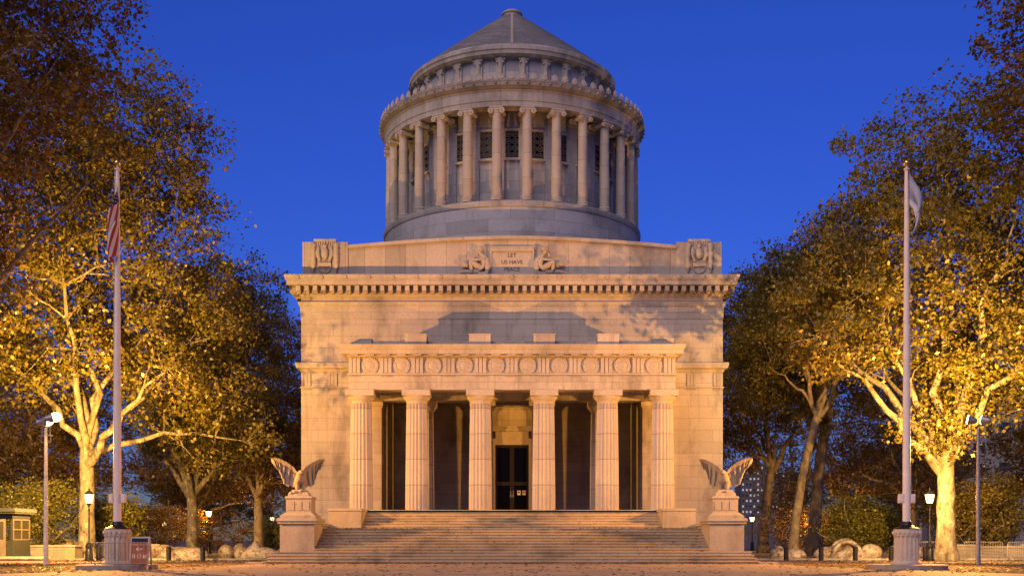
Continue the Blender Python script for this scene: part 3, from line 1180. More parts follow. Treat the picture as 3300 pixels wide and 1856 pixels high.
def us(i, ns, j, n):
    s = i / ns
    if s < 7 / 13 and j / n < .38:
        a, c = i % 3, j % 4
        return 1 if (a == 1 and c == (1 if (i // 3) % 2 else 3)) else 2
    return 0 if int(s * 13) % 2 == 0 else 1


drape('flag', -16.4, 16.1, 1.7, 2.9, [RED, WHITE, BLUE], us, -1, .05, 'red and white striped flag with starry blue canton hanging limp on the left flagpole')
PALE = painted('pale_cloth', (.42, .40, .46), .8, var=.1)
drape('flag', 16.4, 16.4, 1.3, 2.2, [PALE, WHITE], lambda i, ns, j, n: 1 if i > ns * .8 else 0, 1, .42, 'plain pale grey flag drooping from the right flagpole')

# ------------------------------------------------------------------ lamps
def lamp_mesh():
    t = empty('street_lamp')
    b = MB()
    b.lathe([(.27, 0), (.27, .12), (.22, .16), (.20, .6), (.17, .7), (.20, .8), (.21, .9), (.16, 1.0), (.085, 1.06), (.075, 1.15), (.062, 1.2), (.05, 3.1), (.08, 3.14), (.08, 3.2), (.12, 3.28), (.16, 3.32)], 12)
    b.build('post', BLACK, t, 30)
    b = MB()
    b.lathe([(.16, 3.325), (.21, 3.5), (.27, 3.78), (.27, 3.80)], 8)
    b.build('lantern', LAMPGLOW, t)
    l = bpy.data.lights.new('lantern_bulb', 'POINT')
    l.energy = 4600
    l.color = (1.0, .50, .13)
    l.shadow_soft_size = .08
    o = bpy.data.objects.new('lantern_bulb', l)
    C.objects.link(o)
    o.parent = t
    o.location = (0, 0, 3.58)
    b = MB()
    b.lathe([(.29, 3.805), (.29, 3.84), (.20, 3.95), (.09, 4.03), (.05, 4.06), (.05, 4.12), (.015, 4.22)], 8)
    b.build('lantern_roof', BLACK, t)
    return t


L0 = lamp_mesh()
LAMPS = [(-24.2, -8.7, 'black street lamp with lit lantern in front of the pale forked trunk on the left'),
         (-27.3, 28.0, 'lit street lamp right of the second trunk on the left'),
         (-27.2, 54.0, 'lit street lamp just left of the left eagle pedestal'),
         (23.9, -8.7, 'black street lamp with lit lantern close to the thick bright trunk on the right'),
         (27.3, 28.0, 'lit street lamp with black post behind the bollards on the right'),
         (27.2, 54.0, 'lit street lamp just right of the right eagle pedestal')]
for i, (x, y, lb) in enumerate(LAMPS):
    o = L0 if i == 0 else copy_tree(L0)
    o.location = (x, y, 0)
    tag(o, lb, 'street lamp', 'street lamps along the side walks')
b = MB()
b.lathe([(.12, 0), (.06, .5), (.05, 3.2)], 8)
F0 = empty('street_lamp')
b.build('post', BLACK, F0)
b = MB()
b.lathe([(.12, 3.2), (.3, 3.4), (.3, 3.6), (.1, 3.75)], 8)
b.build('lantern', FARGLOW, F0)
for i, (x, y, lb) in enumerate([(-50, 88, 'tiny far lit lamp between the left flagpole and the second trunk'),
                                (-55, 130, 'tiny far lit lamp low beside the second left street lamp'),
                                (52, 62, 'tiny far lit lamp to the right of the thick right trunk'),
                                (47, 60, 'tiny far lit lamp just right of the right flagpole'),
                                (40, 50, 'tiny far lit lamp just left of the right flagpole')]):
    o = F0 if i == 0 else copy_tree(F0)
    o.location = (x, y, 0)
    tag(o, lb, 'street lamp', 'far lamps in the park')


# floodlight poles
def flood_pole(sx, lit):
    x, y, z = sx * FLOOD[0], FLOOD[1], FLOOD[2]
    t = empty('floodlight_pole', (x, y, 0), 0, 'tall slim pole with dazzling lit floodlights near the left edge' if lit else 'tall slim pole whose floodlights face the monument near the right edge', 'floodlight', 'floodlight poles facing the monument')
    b = MB()
    b.lathe([(.13, 0), (.115, .3), (.10, 3), (.075, 6.6), (.075, 6.7), (.02, 6.75)], 14)
    b.build('pole', STEEL if sx > 0 else painted('lamplight_tinted_pole', (.78, .66, .48), .5), t, 30)  # left pole's pale warm colour stands in for floodlight falling on it
    b = MB()
    b.tube([(-.35, 0, 6.35), (.35, 0, 6.35)], .035, 8)
    for k in (-1, 1):
        a_ = .2 if lit else .35
        b.tube([(k * a_, 0, 6.35), (k * a_, 0, 7.0)], .03, 8)
        b.tube([(k * .12, 0, 6.0), (k * .24, 0, 6.05), (k * .24, 0, 6.3)], .025, 6)
    b.build('bracket', STEEL, t, 30)
    for k in (-1, 1):
        aim = Vector((-sx * 1.0, .75 + .3 * k * sx, .25)).normalized()
        q = aim.to_track_quat('Z', 'Y').to_matrix().to_4x4()
        M = Matrix.Translation((k * (.2 if lit else .35), 0, 7.12 + (.1 * k if lit else 0))) @ q
        h = MB()
        h.lathe([(.06, -.30), (.13, -.24), (.17, -.1), (.24, .1), (.25, .12), (.22, .125)], 18)
        h.xf(M)
        hd = h.build('floodlight_head', STEEL, t, 35)
        g_ = MB()
        e_ = .42 if lit else .08
        g_.lathe([(.02, .127), (.22, .128), (.24, .13 + .3 * e_), (.22, .13 + .6 * e_), (.13, .13 + .92 * e_), (.01, .13 + e_)], 18)
        g_.xf(M)
        g_.build('lens', FLOODGLOW, hd, 40)
    return t


flood_pole(-1, True)
flood_pole(1, False)
FX, FY, FZ_ = FLOOD
for sx in (-1, 1):
    # the two lower heads: one over the plaza, one over the park side
    flood_spot(sx * (FX - .5), FY - .3, 6.1, sx * 6, -26, 0, 21000, 140, .8)
    flood_spot(sx * (FX + .3), FY + .5, 6.1, sx * 29, -6, 2, 20000 if sx < 0 else 11000, 140, .8, (1.0, .54, .10))
    # one head for the monument, one for the trees beside the pole
    flood_spot(sx * (FX - .55), FY + .35, FZ_ + .1, sx * -5.0, 0, 11.5, 33500, 84, 1.0)
    if sx < 0:                              # the left head spills down its own pole
        flood_spot(-FX + .5, FY - .7, FZ_ + .1, -FX - .1, FY, 2.0, 500, 60, 1.0)
    flood_spot(sx * (FX - .35), FY + .55, FZ_ + .1, sx * 27.5, 3, 15.5, 50000 if sx < 0 else 36000, 112, 1.0, (1.0, .54, .115))

# ------------------------------------------------------------------ sign, barriers, bollards
sg = empty('sandwich_board_sign', (-15.2, -26.9, 0), R(-4), 'brown A-frame sign with white arrow pointing left and pictograms, beside the left flagpole', 'sign')
FRAME = painted('sign_frame', (.42, .36, .32), .5)
BROWN = painted('brown_panel', (.46, .12, .014), .6, var=.08)
LET = painted('white_print', (.80, .66, .55), .7, var=.03)
lean = R(8)
for k in (-1, 1):
    b = MB()
    b.box(-.40, -.34, -.03, .03, 0, 1.36)
    b.box(.34, .40, -.03, .03, 0, 1.36)
    b.box(-.34, .34, -.03, .03, 1.29, 1.36)
    M = Matrix.Translation((0, k * .22, 0)) @ Matrix.Rotation(lean * k, 4, 'X')
    if k < 0: MF = M
    b.xf(M)
    b.build('frame', FRAME, sg)
b = MB()
b.box(-.338, .338, -.02, .02, .10, 1.14)
b.xf(MF)
pn = b.build('panel', BROWN, sg)
b = MB()
b.box(-.338, .338, -.018, .018, 1.145, 1.288)
b.xf(MF)
b.build('header', DARK, sg)
FM = MF @ Matrix.Translation((0, -.024, 0)) @ Matrix.Rotation(PI / 2, 4, 'X')
text('lettering', 'Visitor Center', .115, LET, pn, FM @ Matrix.Translation((0, 1.0, 0)), .002)
b = MB()
b.prism([(-.17, .85), (-.02, .74), (-.02, .80), (-.08, .83), (.15, .83), (.15, .87), (-.08, .87), (-.02, .90), (-.02, .96)], -.026, -.0225)
b.xf(MF)
b.build('arrow', LET, pn)
b = MB()
for xc in (-.27, -.19):
    b.prism([(xc - .02, .47), (xc + .02, .47), (xc + .03, .60), (xc - .03, .60)], -.026, -.0225)
    b.box(xc - .018, xc + .018, -.026, -.0225, .615, .65)
for k in range(16):
    a, c_ = 2 * PI * k / 16, 2 * PI * (k + 1) / 16
    b.prism([(.06 * math.cos(a), .56 + .06 * math.sin(a)), (.09 * math.cos(a), .56 + .09 * math.sin(a)), (.09 * math.cos(c_), .56 + .09 * math.sin(c_)), (.06 * math.cos(c_), .56 + .06 * math.sin(c_))], -.026, -.0225)
b.prism([(.16, .47), (.22, .47), (.22, .60), (.16, .63)], -.026, -.0225)
b.prism([(.235, .47), (.31, .47), (.31, .64), (.235, .60)], -.026, -.0225)
b.xf(MF)
b.build('pictogram', LET, pn)
text('pictogram', '?', .12, LET, pn, FM @ Matrix.Translation((0, .52, 0)), .002)


def barrier_mesh(mat):
    t = empty('crowd_barrier')
    b = MB()
    b.tube([(-1.1, 0, .25), (-1.1, 0, 1.02), (-1.04, 0, 1.1), (1.04, 0, 1.1), (1.1, 0, 1.02), (1.1, 0, .25), (-1.1, 0, .25)], .02, 6)
    b.build('frame', mat, t, 40)
    b = MB()
    for k in range(15):
        x = -1.1 + 2.2 * (k + 1) / 16
        b.tube([(x, 0, .25), (x, 0, 1.1)], .009, 5)
    b.build('bars', mat, t)
    for k in (-1, 1):
        b = MB()
        b.tube([(k * .95, -.32, .02), (k * .95, -.06, .20), (k * .95, 0, .25), (k * .95, .06, .20), (k * .95, .32, .02)], .02, 6)
        b.build('foot', mat, t)
    return t


BSTEEL = painted('barrier_steel', (.20, .19, .18), .5, .5)
BPALE = painted('pale_barrier', (.42, .38, .33), .5, .3)
B0 = barrier_mesh(BSTEEL)
B0.location = (-16.0, -27.2, 0)
tag(B0, 'steel crowd barrier standing behind the brown sign and before the left plinth', 'barrier', 'crowd barriers')
B1 = copy_tree(B0)
B1.location = (25.2, -5.7, 0)
B1.rotation_euler = (0, 0, R(-38))
tag(B1, 'dark crowd barrier right of the right flagpole plinth by the lamp post', 'barrier', 'crowd barriers')
B2 = barrier_mesh(BPALE)
for i, (x, y, rz, lb) in enumerate([(28.7, -4.6, -10, 'pale crowd barrier next to the grey stone pier on the right'),
                                    (30.3, -6.6, 10, 'pale crowd barrier nearest the right edge of the photo')]):
    o = B2 if i == 0 else copy_tree(B2)
    o.location = (x, y, 0)
    o.rotation_euler = (0, 0, R(rz))
    tag(o, lb, 'barrier', 'crowd barriers')

b = MB()
b.lathe([(.145, 0), (.145, .70), (.135, .71), (.135, .74), (.15, .75), (.15, .80), (.10, .83)], 14)
bo = b.build('bollard', BLACK, None, 30)
BL = [(16.05, 'black bollard nearest the right eagle pedestal'), (18.1, 'black bollard under the second street lamp on the right'), (20.1, 'black bollard standing alone before the mosaic bench on the right'),
      (22.2, 'black bollard just left of the right flagpole plinth'), (24.2, 'black bollard just right of the right flagpole plinth'),
      (-18.1, 'black bollard below the second street lamp on the left'), (-20.1, 'black bollard left of the second trunk on the left, by the mosaic bench'),
      (-24.2, 'black bollard left of the left flagpole plinth, beside the grey stone wall')]
for i, (x, lb) in enumerate(BL):
    o = bo if i == 0 else bo.copy()
    if i: C.objects.link(o)
    o.location = (x, -7.2, 0)
    tag(o, lb, 'bollard', 'bollards along the side paths')

# ------------------------------------------------------------------ kiosk and low walls
KG = painted('kiosk_green', (.024, .025, .017), .6)
KT = painted('kiosk_trim', (.14, .11, .08), .6)
KGL = new_mat('kiosk_glass', (.05, .045, .03), .08)
kz = .22
t = empty('ticket_kiosk', (-28.4, -11.8, 0), 0, 'small dark green wooden kiosk with paned windows and flat roof at the left edge', 'kiosk')
x0, x1, y0, y1 = -1.9, 1.7, -1.1, 1.1
b = MB()
b.box(x0, x1, y0, y1, kz, 1.2)
b.box(x0, x1, y0, y1, 2.35, 2.62)
for xa in (x0, x1 - .1):
    for ya in (y0, y1 - .1):
        b.box(xa, xa + .1, ya, ya + .1, 1.2, 2.35)
b.build('wall', KG, t)
b = MB()
b.box(x0 - .25, x1 + .25, y0 - .3, y1 + .2, 2.62, 2.72)
b.box(x0 - .3, x1 + .3, y0 - .35, y1 + .25, 2.72, 2.92, .06)
b.build('roof', KG, t)


def kwin(M, w, h):
    b = MB()
    for xx in (-w / 2, 0, w / 2):
        b.box(xx - .04, xx + .04, -.04, .03, 0, h)
    for zz in (.04, h / 2, h - .04):
        for a, c_ in ((-w / 2 + .04, -.04), (.04, w / 2 - .04)):
            b.box(a, c_, -.035, .025, zz - .04, zz + .04)
    b.xf(M)
    f = b.build('window', KT, t)
    b = MB()
    b.box(-w / 2 + .03, w / 2 - .03, -.008, .008, .03, h - .03)
    b.xf(M)
    b.build('pane', KGL, f)


kwin(Matrix.Translation((x1 - .02, 0, 1.2)) @ Matrix.Rotation(PI / 2, 4, 'Z'), 1.98, 1.15)
kwin(Matrix.Translation((-.9, y0 + .02, 1.2)), 1.5, 1.15)
kwin(Matrix.Translation((-.9, y1 - .02, 1.2)), 1.5, 1.15)
b = MB()
b.box(.35, 1.35, y0 - .05, y0 - .004, kz, 2.33)
d = b.build('door', KT, t)
b = MB()
b.box(.47, 1.23, y0 - .062, y0 - .052, 1.25, 2.2)
b.build('pane', KGL, d)
b = MB()
b.box(x0 - .3, x1 + .4, y0 - .6, y1 + .4, 0, kz - .002)
b.build('plinth', KERB, t)


def low_wall(x0, x1, y0, y1, h, label, cap=.12):
    t = empty('stone_wall', ((x0 + x1) / 2, (y0 + y1) / 2, 0), 0, label, 'wall')
    w, d = (x1 - x0) / 2, (y1 - y0) / 2
    b = MB()
    b.box(-w, w, -d, d, 0, h - cap)
    b.build('wall_body', KERB, t)
    b = MB()
    b.box(-w - .06, w + .06, -d - .06, d + .06, h - cap, h, .02)
    b.build('coping', KERB, t)


low_wall(-29.0, -26.3, -5.4, -4.2, .92, 'low granite wall between the kiosk and the lamp post on the left')
low_wall(-26.0, -23.2, .8, 1.8, .95, 'low dark stone wall under the left street lamp, behind the flagpole plinth')
low_wall(-28.5, -24.6, -13.9, -13.2, .34, 'knee-high granite kerb wall in front of the kiosk')
low_wall(26.4, 27.9, -5.6, -4.2, .95, 'squat grey stone pier between the dark and pale barriers on the right')
low_wall(28.6, 34.0, -3.2, -2.5, .85, 'long low stone wall behind the pale barriers at the right edge')

# mosaic benches: undulating, pale tiles
mm = new_mat('mosaic_tiles', (.5, .45, .38), .45)
g = NG(mm)
co = g.coord()
vo = g.n('ShaderNodeTexVoronoi')
vo.inputs['Scale'].default_value = 7.0
g.l(co, vo.inputs['Vector'])
sp = g.n('ShaderNodeSeparateColor')
g.l(vo.outputs['Color'], sp.inputs[0])
pal = g.ramp(sp.outputs[0], [(0.0, (.38, .33, .26)), (.45, (.46, .40, .32)), (.62, (.28, .23, .17)), (.74, (.34, .12, .06)), (.80, (.13, .15, .19)), (.86, (.44, .36, .20)), (1.0, (.46, .42, .35))])
edge = g.n('ShaderNodeTexVoronoi', feature='DISTANCE_TO_EDGE')
edge.inputs['Scale'].default_value = 7.0
g.l(co, edge.inputs['Vector'])
ef = g.ramp(edge.outputs[0], [(0.0, (0, 0, 0)), (.05, (1, 1, 1))])
bands = g.ramp(g.noise(co, .9, 3), [(.42, (.45, .42, .38)), (.55, (1, 1, 1))])
g.l(g.mix(1.0, g.mix(ef, (.2, .17, .14), pal), bands, 'MULTIPLY'), g.b.inputs['Base Color'])
g.bump(ef, .4, .02)


def bench(x0, x1, y, seed, label, hmax=1.0, arch=None):
    rng = random.Random(seed)
    n = max(10, int((x1 - x0) * 6))
    ph = [rng.uniform(0, 6.28) for _ in range(4)]
    b = MB()
    m = 12
    vs = []
    for i in range(n + 1):
        u = i / n
        x = x0 + (x1 - x0) * u
        endf = math.sin(min(1, u * 4, (1 - u) * 4) * PI / 2) ** .5
        h = hmax * (.5 + .2 * math.sin(x * 1.5 + ph[0]) + .18 * math.sin(x * 3.3 + ph[1]) + .08 * math.sin(x * 7 + ph[3])) * (.12 + .88 * endf)
        yy = y + .35 * math.sin(x * .8 + ph[2])
        for j in range(m + 1):
            a = PI * j / m
            wv = .55 + .1 * math.sin(x * 2.1 + ph[1])
            vs.append((x - (x0 + x1) / 2, yy - y - wv * math.cos(a) * (1 + .18 * math.sin(a * 3)), max(0, h * math.sin(a) ** .7)))
    fs = []
    for i in range(n):
        for j in range(m):
            q = i * (m + 1) + j
            fs.append((q, q + m + 1, q + m + 2, q + 1))
    fs.append(tuple(range(m + 1)))
    fs.append(tuple(n * (m + 1) + j for j in range(m, -1, -1)))
    b.add(vs, fs)
    for k in range(max(2, int((x1 - x0) * 1.1))):
        u = (k + .5 + rng.uniform(-.2, .2)) / max(2, int((x1 - x0) * 1.1))
        q = rng.uniform(.38, .7)
        b.sphere(((u - .5) * (x1 - x0) * .9, rng.uniform(-.35, .1), hmax * rng.uniform(.1, .4)), (q * rng.uniform(1.1, 1.9), q * .9, hmax * rng.uniform(.4, .6)), 16, 10)
    if arch is not None:
        ax = arch - (x0 + x1) / 2
        pts = [(ax + .95 * math.cos(PI * k / 14), -.62, 1.1 * math.sin(PI * k / 14)) for k in range(15)]
        b.tube(pts, [.16] * 15, 9)
        pts = [(ax + .95 * math.cos(PI * k / 14), -.1, 1.15 * math.sin(PI * k / 14)) for k in range(15)]
        b.tube(pts, [.2] * 15, 9)
    o = b.build('mosaic_bench', mm, None, 60, ((x0 + x1) / 2, y, 0))
    tag(o, label, 'bench', 'mosaic benches around the monument')


bench(17.2, 19.4, 2.0, 1, 'pale lumpy mosaic bench at the foot of the slim right trunk', 1.0)
bench(19.7, 24.0, .0, 2, 'long pale mosaic bench with an arch left of the right flagpole plinth', 1.12, 21.6)
bench(24.6, 27.8, 1.5, 3, 'mosaic bench behind the thick right trunk', 1.1)
bench(28.6, 34.5, .5, 4, 'mosaic bench running behind the pale barriers at the right edge', 1.25)
bench(-30.6, -26.6, 2.6, 5, 'pale mosaic bench peaking behind the low wall at the left edge', 1.7)
bench(-22.8, -19.8, -.5, 6, 'mosaic bench between the brown sign and the second left trunk', 1.05)
bench(-19.5, -16.0, 1.2, 7, 'bright rounded mosaic bench beside the second left street lamp', 1.25)
bench(-15.8, -13.9, 2.2, 8, 'small mosaic bench close to the left eagle pedestal', .95)

# ------------------------------------------------------------------ far buildings
LIT = emis('lit_window', (.8, .88, 1.0), .12)
LITW = emis('warm_lit_window', (1.0, .75, .45), .12)
DIM = new_mat('dark_window', (.02, .025, .035), .2)
CONC = painted('far_concrete', (.10, .085, .085), .8)


def tower(x, y, w, d, h, nx, nz, zlow, label, frac, seed, conc=CONC):
    rng = random.Random(seed)
    t = empty('apartment_tower', (x, y, 0), 0, label, 'building')
    b = MB()
    b.box(-w / 2, w / 2, 0, d, 0, h)
    b.box(-w / 2 - .3, w / 2 + .3, -.3, d + .3, h, h + .8)
    b.build('wall', conc, t)
    b = MB()
    b.box(-w * .2, w * .05, d * .3, d * .6, h + .8, h + 5)
    b.build('roof_housing', conc, t)
    pz = (h - zlow) / nz
    px = w / nx
    for i in range(nx):
        for k in range(nz):
            b = MB()
            b.box(-w / 2 + px * (i + .28), -w / 2 + px * (i + .72), -.06, -.01, zlow + pz * (k + .32), zlow + pz * (k + .70))
            u = rng.random() * 1.25
            b.build('window', LIT if u < frac * .6 else (LITW if u < frac else DIM), t)


tower(158, 640, 24, 20, 49, 10, 10, 14, 'distant apartment tower with many lit windows seen beside the right eagle', .75, 3)
tower(185, 660, 17, 20, 45, 5, 12, 4, 'dark distant tower with few lit windows right of the brighter tower', .35, 5)
tower(92, 112, 34, 20, 35, 8, 9, 5, 'pale apartment block half hidden behind the trees at the right edge', .18, 8, painted('far_pale_brick', (.22, .21, .20), .8))

# ------------------------------------------------------------------ trees
def bez(a, c, b, n):
    t = np.linspace(0, 1, n)[:, None]
    return (1 - t) ** 2 * a + 2 * t * (1 - t) * c + t * t * b


def wobble(P, amp, rng):
    n = len(P)
    w = rng.normal(size=(n, 3)) * amp
    w[0] = 0
    w[-1] *= .3
    return P + w


def sample_env(env, n, rng, shell=.45):
    out = []
    vol = np.array([e[3] * e[4] * e[5] for e in env])
    idx = rng.choice(len(env), n, p=vol / vol.sum())
    d = rng.normal(size=(n, 3))
    d /= np.linalg.norm(d, axis=1)[:, None]
    r = rng.uniform(0, 1, (n, 1)) ** shell
    e = np.array(env)
    ph = np.random.default_rng(int(vol.sum() * 10) % 9999).uniform(0, 6.28, 6)
    r = r * (1 + .13 * np.sin(5.2 * d[:, :1] + ph[0]) * np.sin(4.7 * d[:, 2:] + ph[1]) + .12 * np.sin(8.3 * d[:, 1:2] + ph[2]) * np.sin(7.1 * d[:, 2:] + ph[3]) + .07 * np.sin(15 * d[:, :1] + ph[4]) * np.sin(13 * d[:, 2:] + ph[5]))
    return e[idx, :3] + d * r * e[idx, 3:]


def make_tree(name, parts, loc, label, cat, group, env, r0, fork, prim, n_sec, n_clump, per, leaf, lmat, bmat, seed, sig=.58, trunk_lean=(0, 0), multi=False, prim_pts=None, thick=.5):
    rng = np.random.default_rng(seed)
    t = empty(name, loc, 0, label, cat, group)
    mb = MB()
    fk = np.array([trunk_lean[0], trunk_lean[1], fork])
    if not multi:
        nk = 9
        P = bez(np.zeros(3), np.array([trunk_lean[0] * .2, trunk_lean[1] * .2, fork * .55]), fk, nk)
        P[0, 2] = -.2
        P = wobble(P, r0 * .05, rng)
        rad = [r0 * (1.0 + .55 * math.exp(-k * 1.6) - .22 * k / nk) for k in range(nk)]
        mb.tube(P, rad, 14)
        mb.sphere(fk, (r0 * .8, r0 * .8, r0 * .9), 12, 8)
    tg = [np.array(p, float) for p in prim_pts] if prim_pts else []
    extra = sample_env(env, 200, rng, .25)
    while len(tg) < prim:
        if not tg:
            tg.append(extra[np.argmax(extra[:, 2])])
            continue
        dm = np.min(np.linalg.norm(extra[:, None] - np.array(tg)[None], axis=2), axis=1) * (extra[:, 2] > fork + 1)
        tg.append(extra[np.argmax(dm)])
    nodes, nrad, tan = [], [], []
    for k, b in enumerate(tg):
        a = fk + np.array([0, 0, -.5 - .3 * (k % 3)]) if not multi else np.array([rng.normal() * .25, rng.normal() * .25, 0])
        hor = b - a
        L = np.linalg.norm(hor)
        ctrl = a + hor * .42 + np.array([0, 0, L * rng.uniform(.02, .22)])
        n = 11
        P = wobble(bez(a, ctrl, b, n), L * .013, rng)
        ra = r0 * thick * (rng.uniform(.8, 1.2))
        rad = np.linspace(ra, .035, n) ** 1.0
        mb.tube(P, rad, 9)
        nodes += list(P[2:])
        nrad += list(rad[2:])
    nodes, nrad = np.array(nodes), np.array(nrad)
    sn, sr = list(nodes), list(nrad)
    for b in sample_env(env, n_sec, rng, .4):
        d = np.linalg.norm(nodes - b, axis=1) + np.maximum(0, nodes[:, 2] - b[2] + .3) * 1.2
        i = int(np.argmin(d))
        a = nodes[i]
        L = np.linalg.norm(b - a)
        if L > 9: continue
        P = wobble(bez(a, a + (b - a) * .5 + np.array([0, 0, rng.uniform(-.03, .2) * L]), b, 6), L * .025, rng)
        rad = np.linspace(min(nrad[i] * .62, .03 + L * .017), .016, 6)
        mb.tube(P, rad, 6)
        sn += list(P[1:])
        sr += list(rad[1:])
    sn, sr = np.array(sn), np.array(sr)
    cl = sample_env(env, n_clump, rng, .42)
    keep = []
    for b in cl:
        d = np.linalg.norm(sn - b, axis=1)
        i = int(np.argmin(d))
        if d[i] > 4.5: continue
        a = sn[i]
        mid = (a + b) / 2 + rng.normal(size=3) * .08 * d[i] + np.array([0, 0, .08 * d[i]])
        mb.tube([a, mid, b], [min(sr[i] * .6, .022), .014, .007], 4)
        keep.append(b)
        if d[i] > 1.2: keep.append(mid)
    w = mb.build(parts[0], bmat, t, 50)
    cl = np.array(keep)
    cnt = np.maximum(4, (per * rng.gamma(1.3, 1 / 1.3, len(cl))).astype(int))
    ctr = np.repeat(cl, cnt, axis=0)
    sc = np.repeat(rng.uniform(.65, 1.35, len(cl)), cnt)[:, None]
    P = ctr + np.clip(rng.normal(size=ctr.shape), -1.45, 1.45) * np.array([sig, sig, sig * .62]) * sc
    P = P[P[:, 2] > .15]
    v, f = leaf_cards(P, leaf, rng)
    link(parts[1], np_mesh(parts[1], v, f, lmat), t)
    return t


TP = ('trunk', 'crown')
GL, GR = 'plane trees on the left', 'plane trees on the right'
# the two bright floodlit planes
make_tree('plane_tree', TP, (-26.6, -2.7, 0), 'big floodlit plane tree with pale forked trunk behind the left lamp', 'tree', GL,
          [(-1.5, 1.0, 20, 9.5, 8.5, 10.5), (5.6, 2.0, 14.0, 5.4, 5.0, 6.2), (7.2, 2.5, 9.0, 4.2, 3.4, 3.0), (7.2, -6.5, 10.0, 2.4, 2.0, 1.9), (-6, 2, 14, 4.5, 5, 4.0), (2, 1.5, 26.5, 6, 6, 5.0)],
          .50, 7.0, 9, 130, 1250, 40, .235, LEAF, BARK, 11,
          prim_pts=[(-7.0, -1.0, 15), (-2.0, 1.5, 24), (1.2, .5, 29), (4.5, 2.5, 21), (9.4, 2.5, 7.6), (7.5, 3.5, 15.5), (-6, 3, 23), (0, -5, 20), (7.0, -6.2, 11.0)])
make_tree('plane_tree', TP, (25.6, -6.7, 0), 'big floodlit plane tree with a V-shaped fork right of the right flagpole', 'tree', GR,
          [(.5, 1.0, 19, 8.0, 8, 9.0), (-5.0, 2.5, 15.5, 4.6, 5, 4.5), (-6.6, -3.0, 12.2, 3.6, 2.4, 2.4), (4, 0, 12, 6, 6, 4.0), (-.5, -1, 8.0, 3.0, 3, 2.2)],
          .56, 6.0, 9, 125, 1150, 40, .235, LEAF, BARK, 12,
          prim_pts=[(8.0, -4.5, 16.5), (-1.0, -2.5, 24), (1.0, 2, 27), (-7.5, 3, 15.5), (-6.0, 1.5, 19), (4, 4, 22), (-3.5, 4.5, 13), (2, -5, 19), (-8.5, -3.2, 12.6)])
# nearer trees whose trunks stand outside the frame
make_tree('plane_tree', TP, (-32.0, -16.5, 0), 'tall dark brown plane tree filling the upper left corner', 'tree', GL,
          [(2, 0, 24, 10.0, 9, 9.0), (5.5, 1.5, 30, 6.5, 7, 7.0), (1.5, 0, 15, 6, 6, 5)],
          .6, 8.0, 8, 120, 1150, 38, .235, LEAFB, BARKD, 13,
          prim_pts=[(9, -1, 24), (7, 0, 30), (10, 2, 20), (1, 1, 34), (5, -4, 17)])
make_tree('plane_tree', TP, (33.0, -15.5, 0), 'tall brown plane tree reaching in at the upper right corner', 'tree', GR,
          [(0, 0, 25, 8.5, 8, 10.0), (-2.5, 1.5, 31.0, 5.5, 5.5, 5.5), (1, 1, 15, 5.5, 6, 5)],
          .6, 8.0, 7, 110, 1050, 38, .235, LEAFB, BARKD, 14, prim_pts=[(-7, 0, 25), (-5, 1, 32), (-6, 2, 18)])
# the rows that run back beside the monument
make_tree('plane_tree', TP, (-25.8, 17.5, 0), 'brown plane tree with the second trunk from the left, forking low', 'tree', GL,
          [(0, 0, 16, 7.5, 7, 9.0), (3.5, 0, 20, 4.5, 5, 5), (2, -1, 10, 6.0, 5, 4)], .46, 5.0, 7, 80, 800, 50, .21, LEAF, BARK, 15, prim_pts=[(6, 0, 11), (-6, 0, 12), (2, 0, 22), (5, 1, 17)])
make_tree('plane_tree', TP, (-24.4, 35.0, 0), 'dark plane tree with lamplit lower trunk nearest the left wall of the monument', 'tree', GL,
          [(1, 0, 15, 8.0, 7, 9.0), (3, 0, 9, 6.5, 5, 4)], .5, 5.5, 7, 80, 750, 48, .22, LEAFB, BARKD, 16, prim_pts=[(6, 0, 13), (-4, 0, 13), (1, 0, 22)])
make_tree('plane_tree', TP, (25.0, 20.0, 0), 'plane tree with tall slim trunk left of the second right lamp', 'tree', GR,
          [(-1, 0, 18, 7.0, 7, 8.0), (-3.5, -3, 14.5, 4.5, 4, 4)], .50, 12.0, 6, 70, 800, 50, .21, LEAF, BARKD, 17, trunk_lean=(1.2, 0), prim_pts=[(-5, -3, 13.5), (-4, 0, 21), (3, 0, 22)])
make_tree('plane_tree', TP, (24.6, 37.0, 0), 'dark plane tree beside the lamp nearest the right eagle', 'tree', GR,
          [(-1, 0, 18, 8.0, 7, 8.0), (-3, 0, 11, 4, 4, 4)], .48, 9.0, 7, 70, 700, 46, .22, LEAFB, BARKD, 18, trunk_lean=(1.0, 0))
make_tree('plane_tree', TP, (20.5, 9.0, 0), 'leafy plane tree leaning against the upper right corner of the monument', 'tree', GR,
          [(1.5, 0, 18.5, 5.5, 6, 5.0), (4, -2, 21, 4, 4, 4)], .34, 11.0, 6, 60, 600, 50, .20, LEAF, BARKD, 19, trunk_lean=(2.0, 0))
# park trees behind, one built and copied
def dup_tree(src, loc, rz, sc, label, group):
    c = copy_tree(src)
    c.location = loc
    c.rotation_euler = (0, 0, rz)
    c.scale = (sc[0], sc[0], sc[1])
    tag(c, label, 'tree', group)
    return c


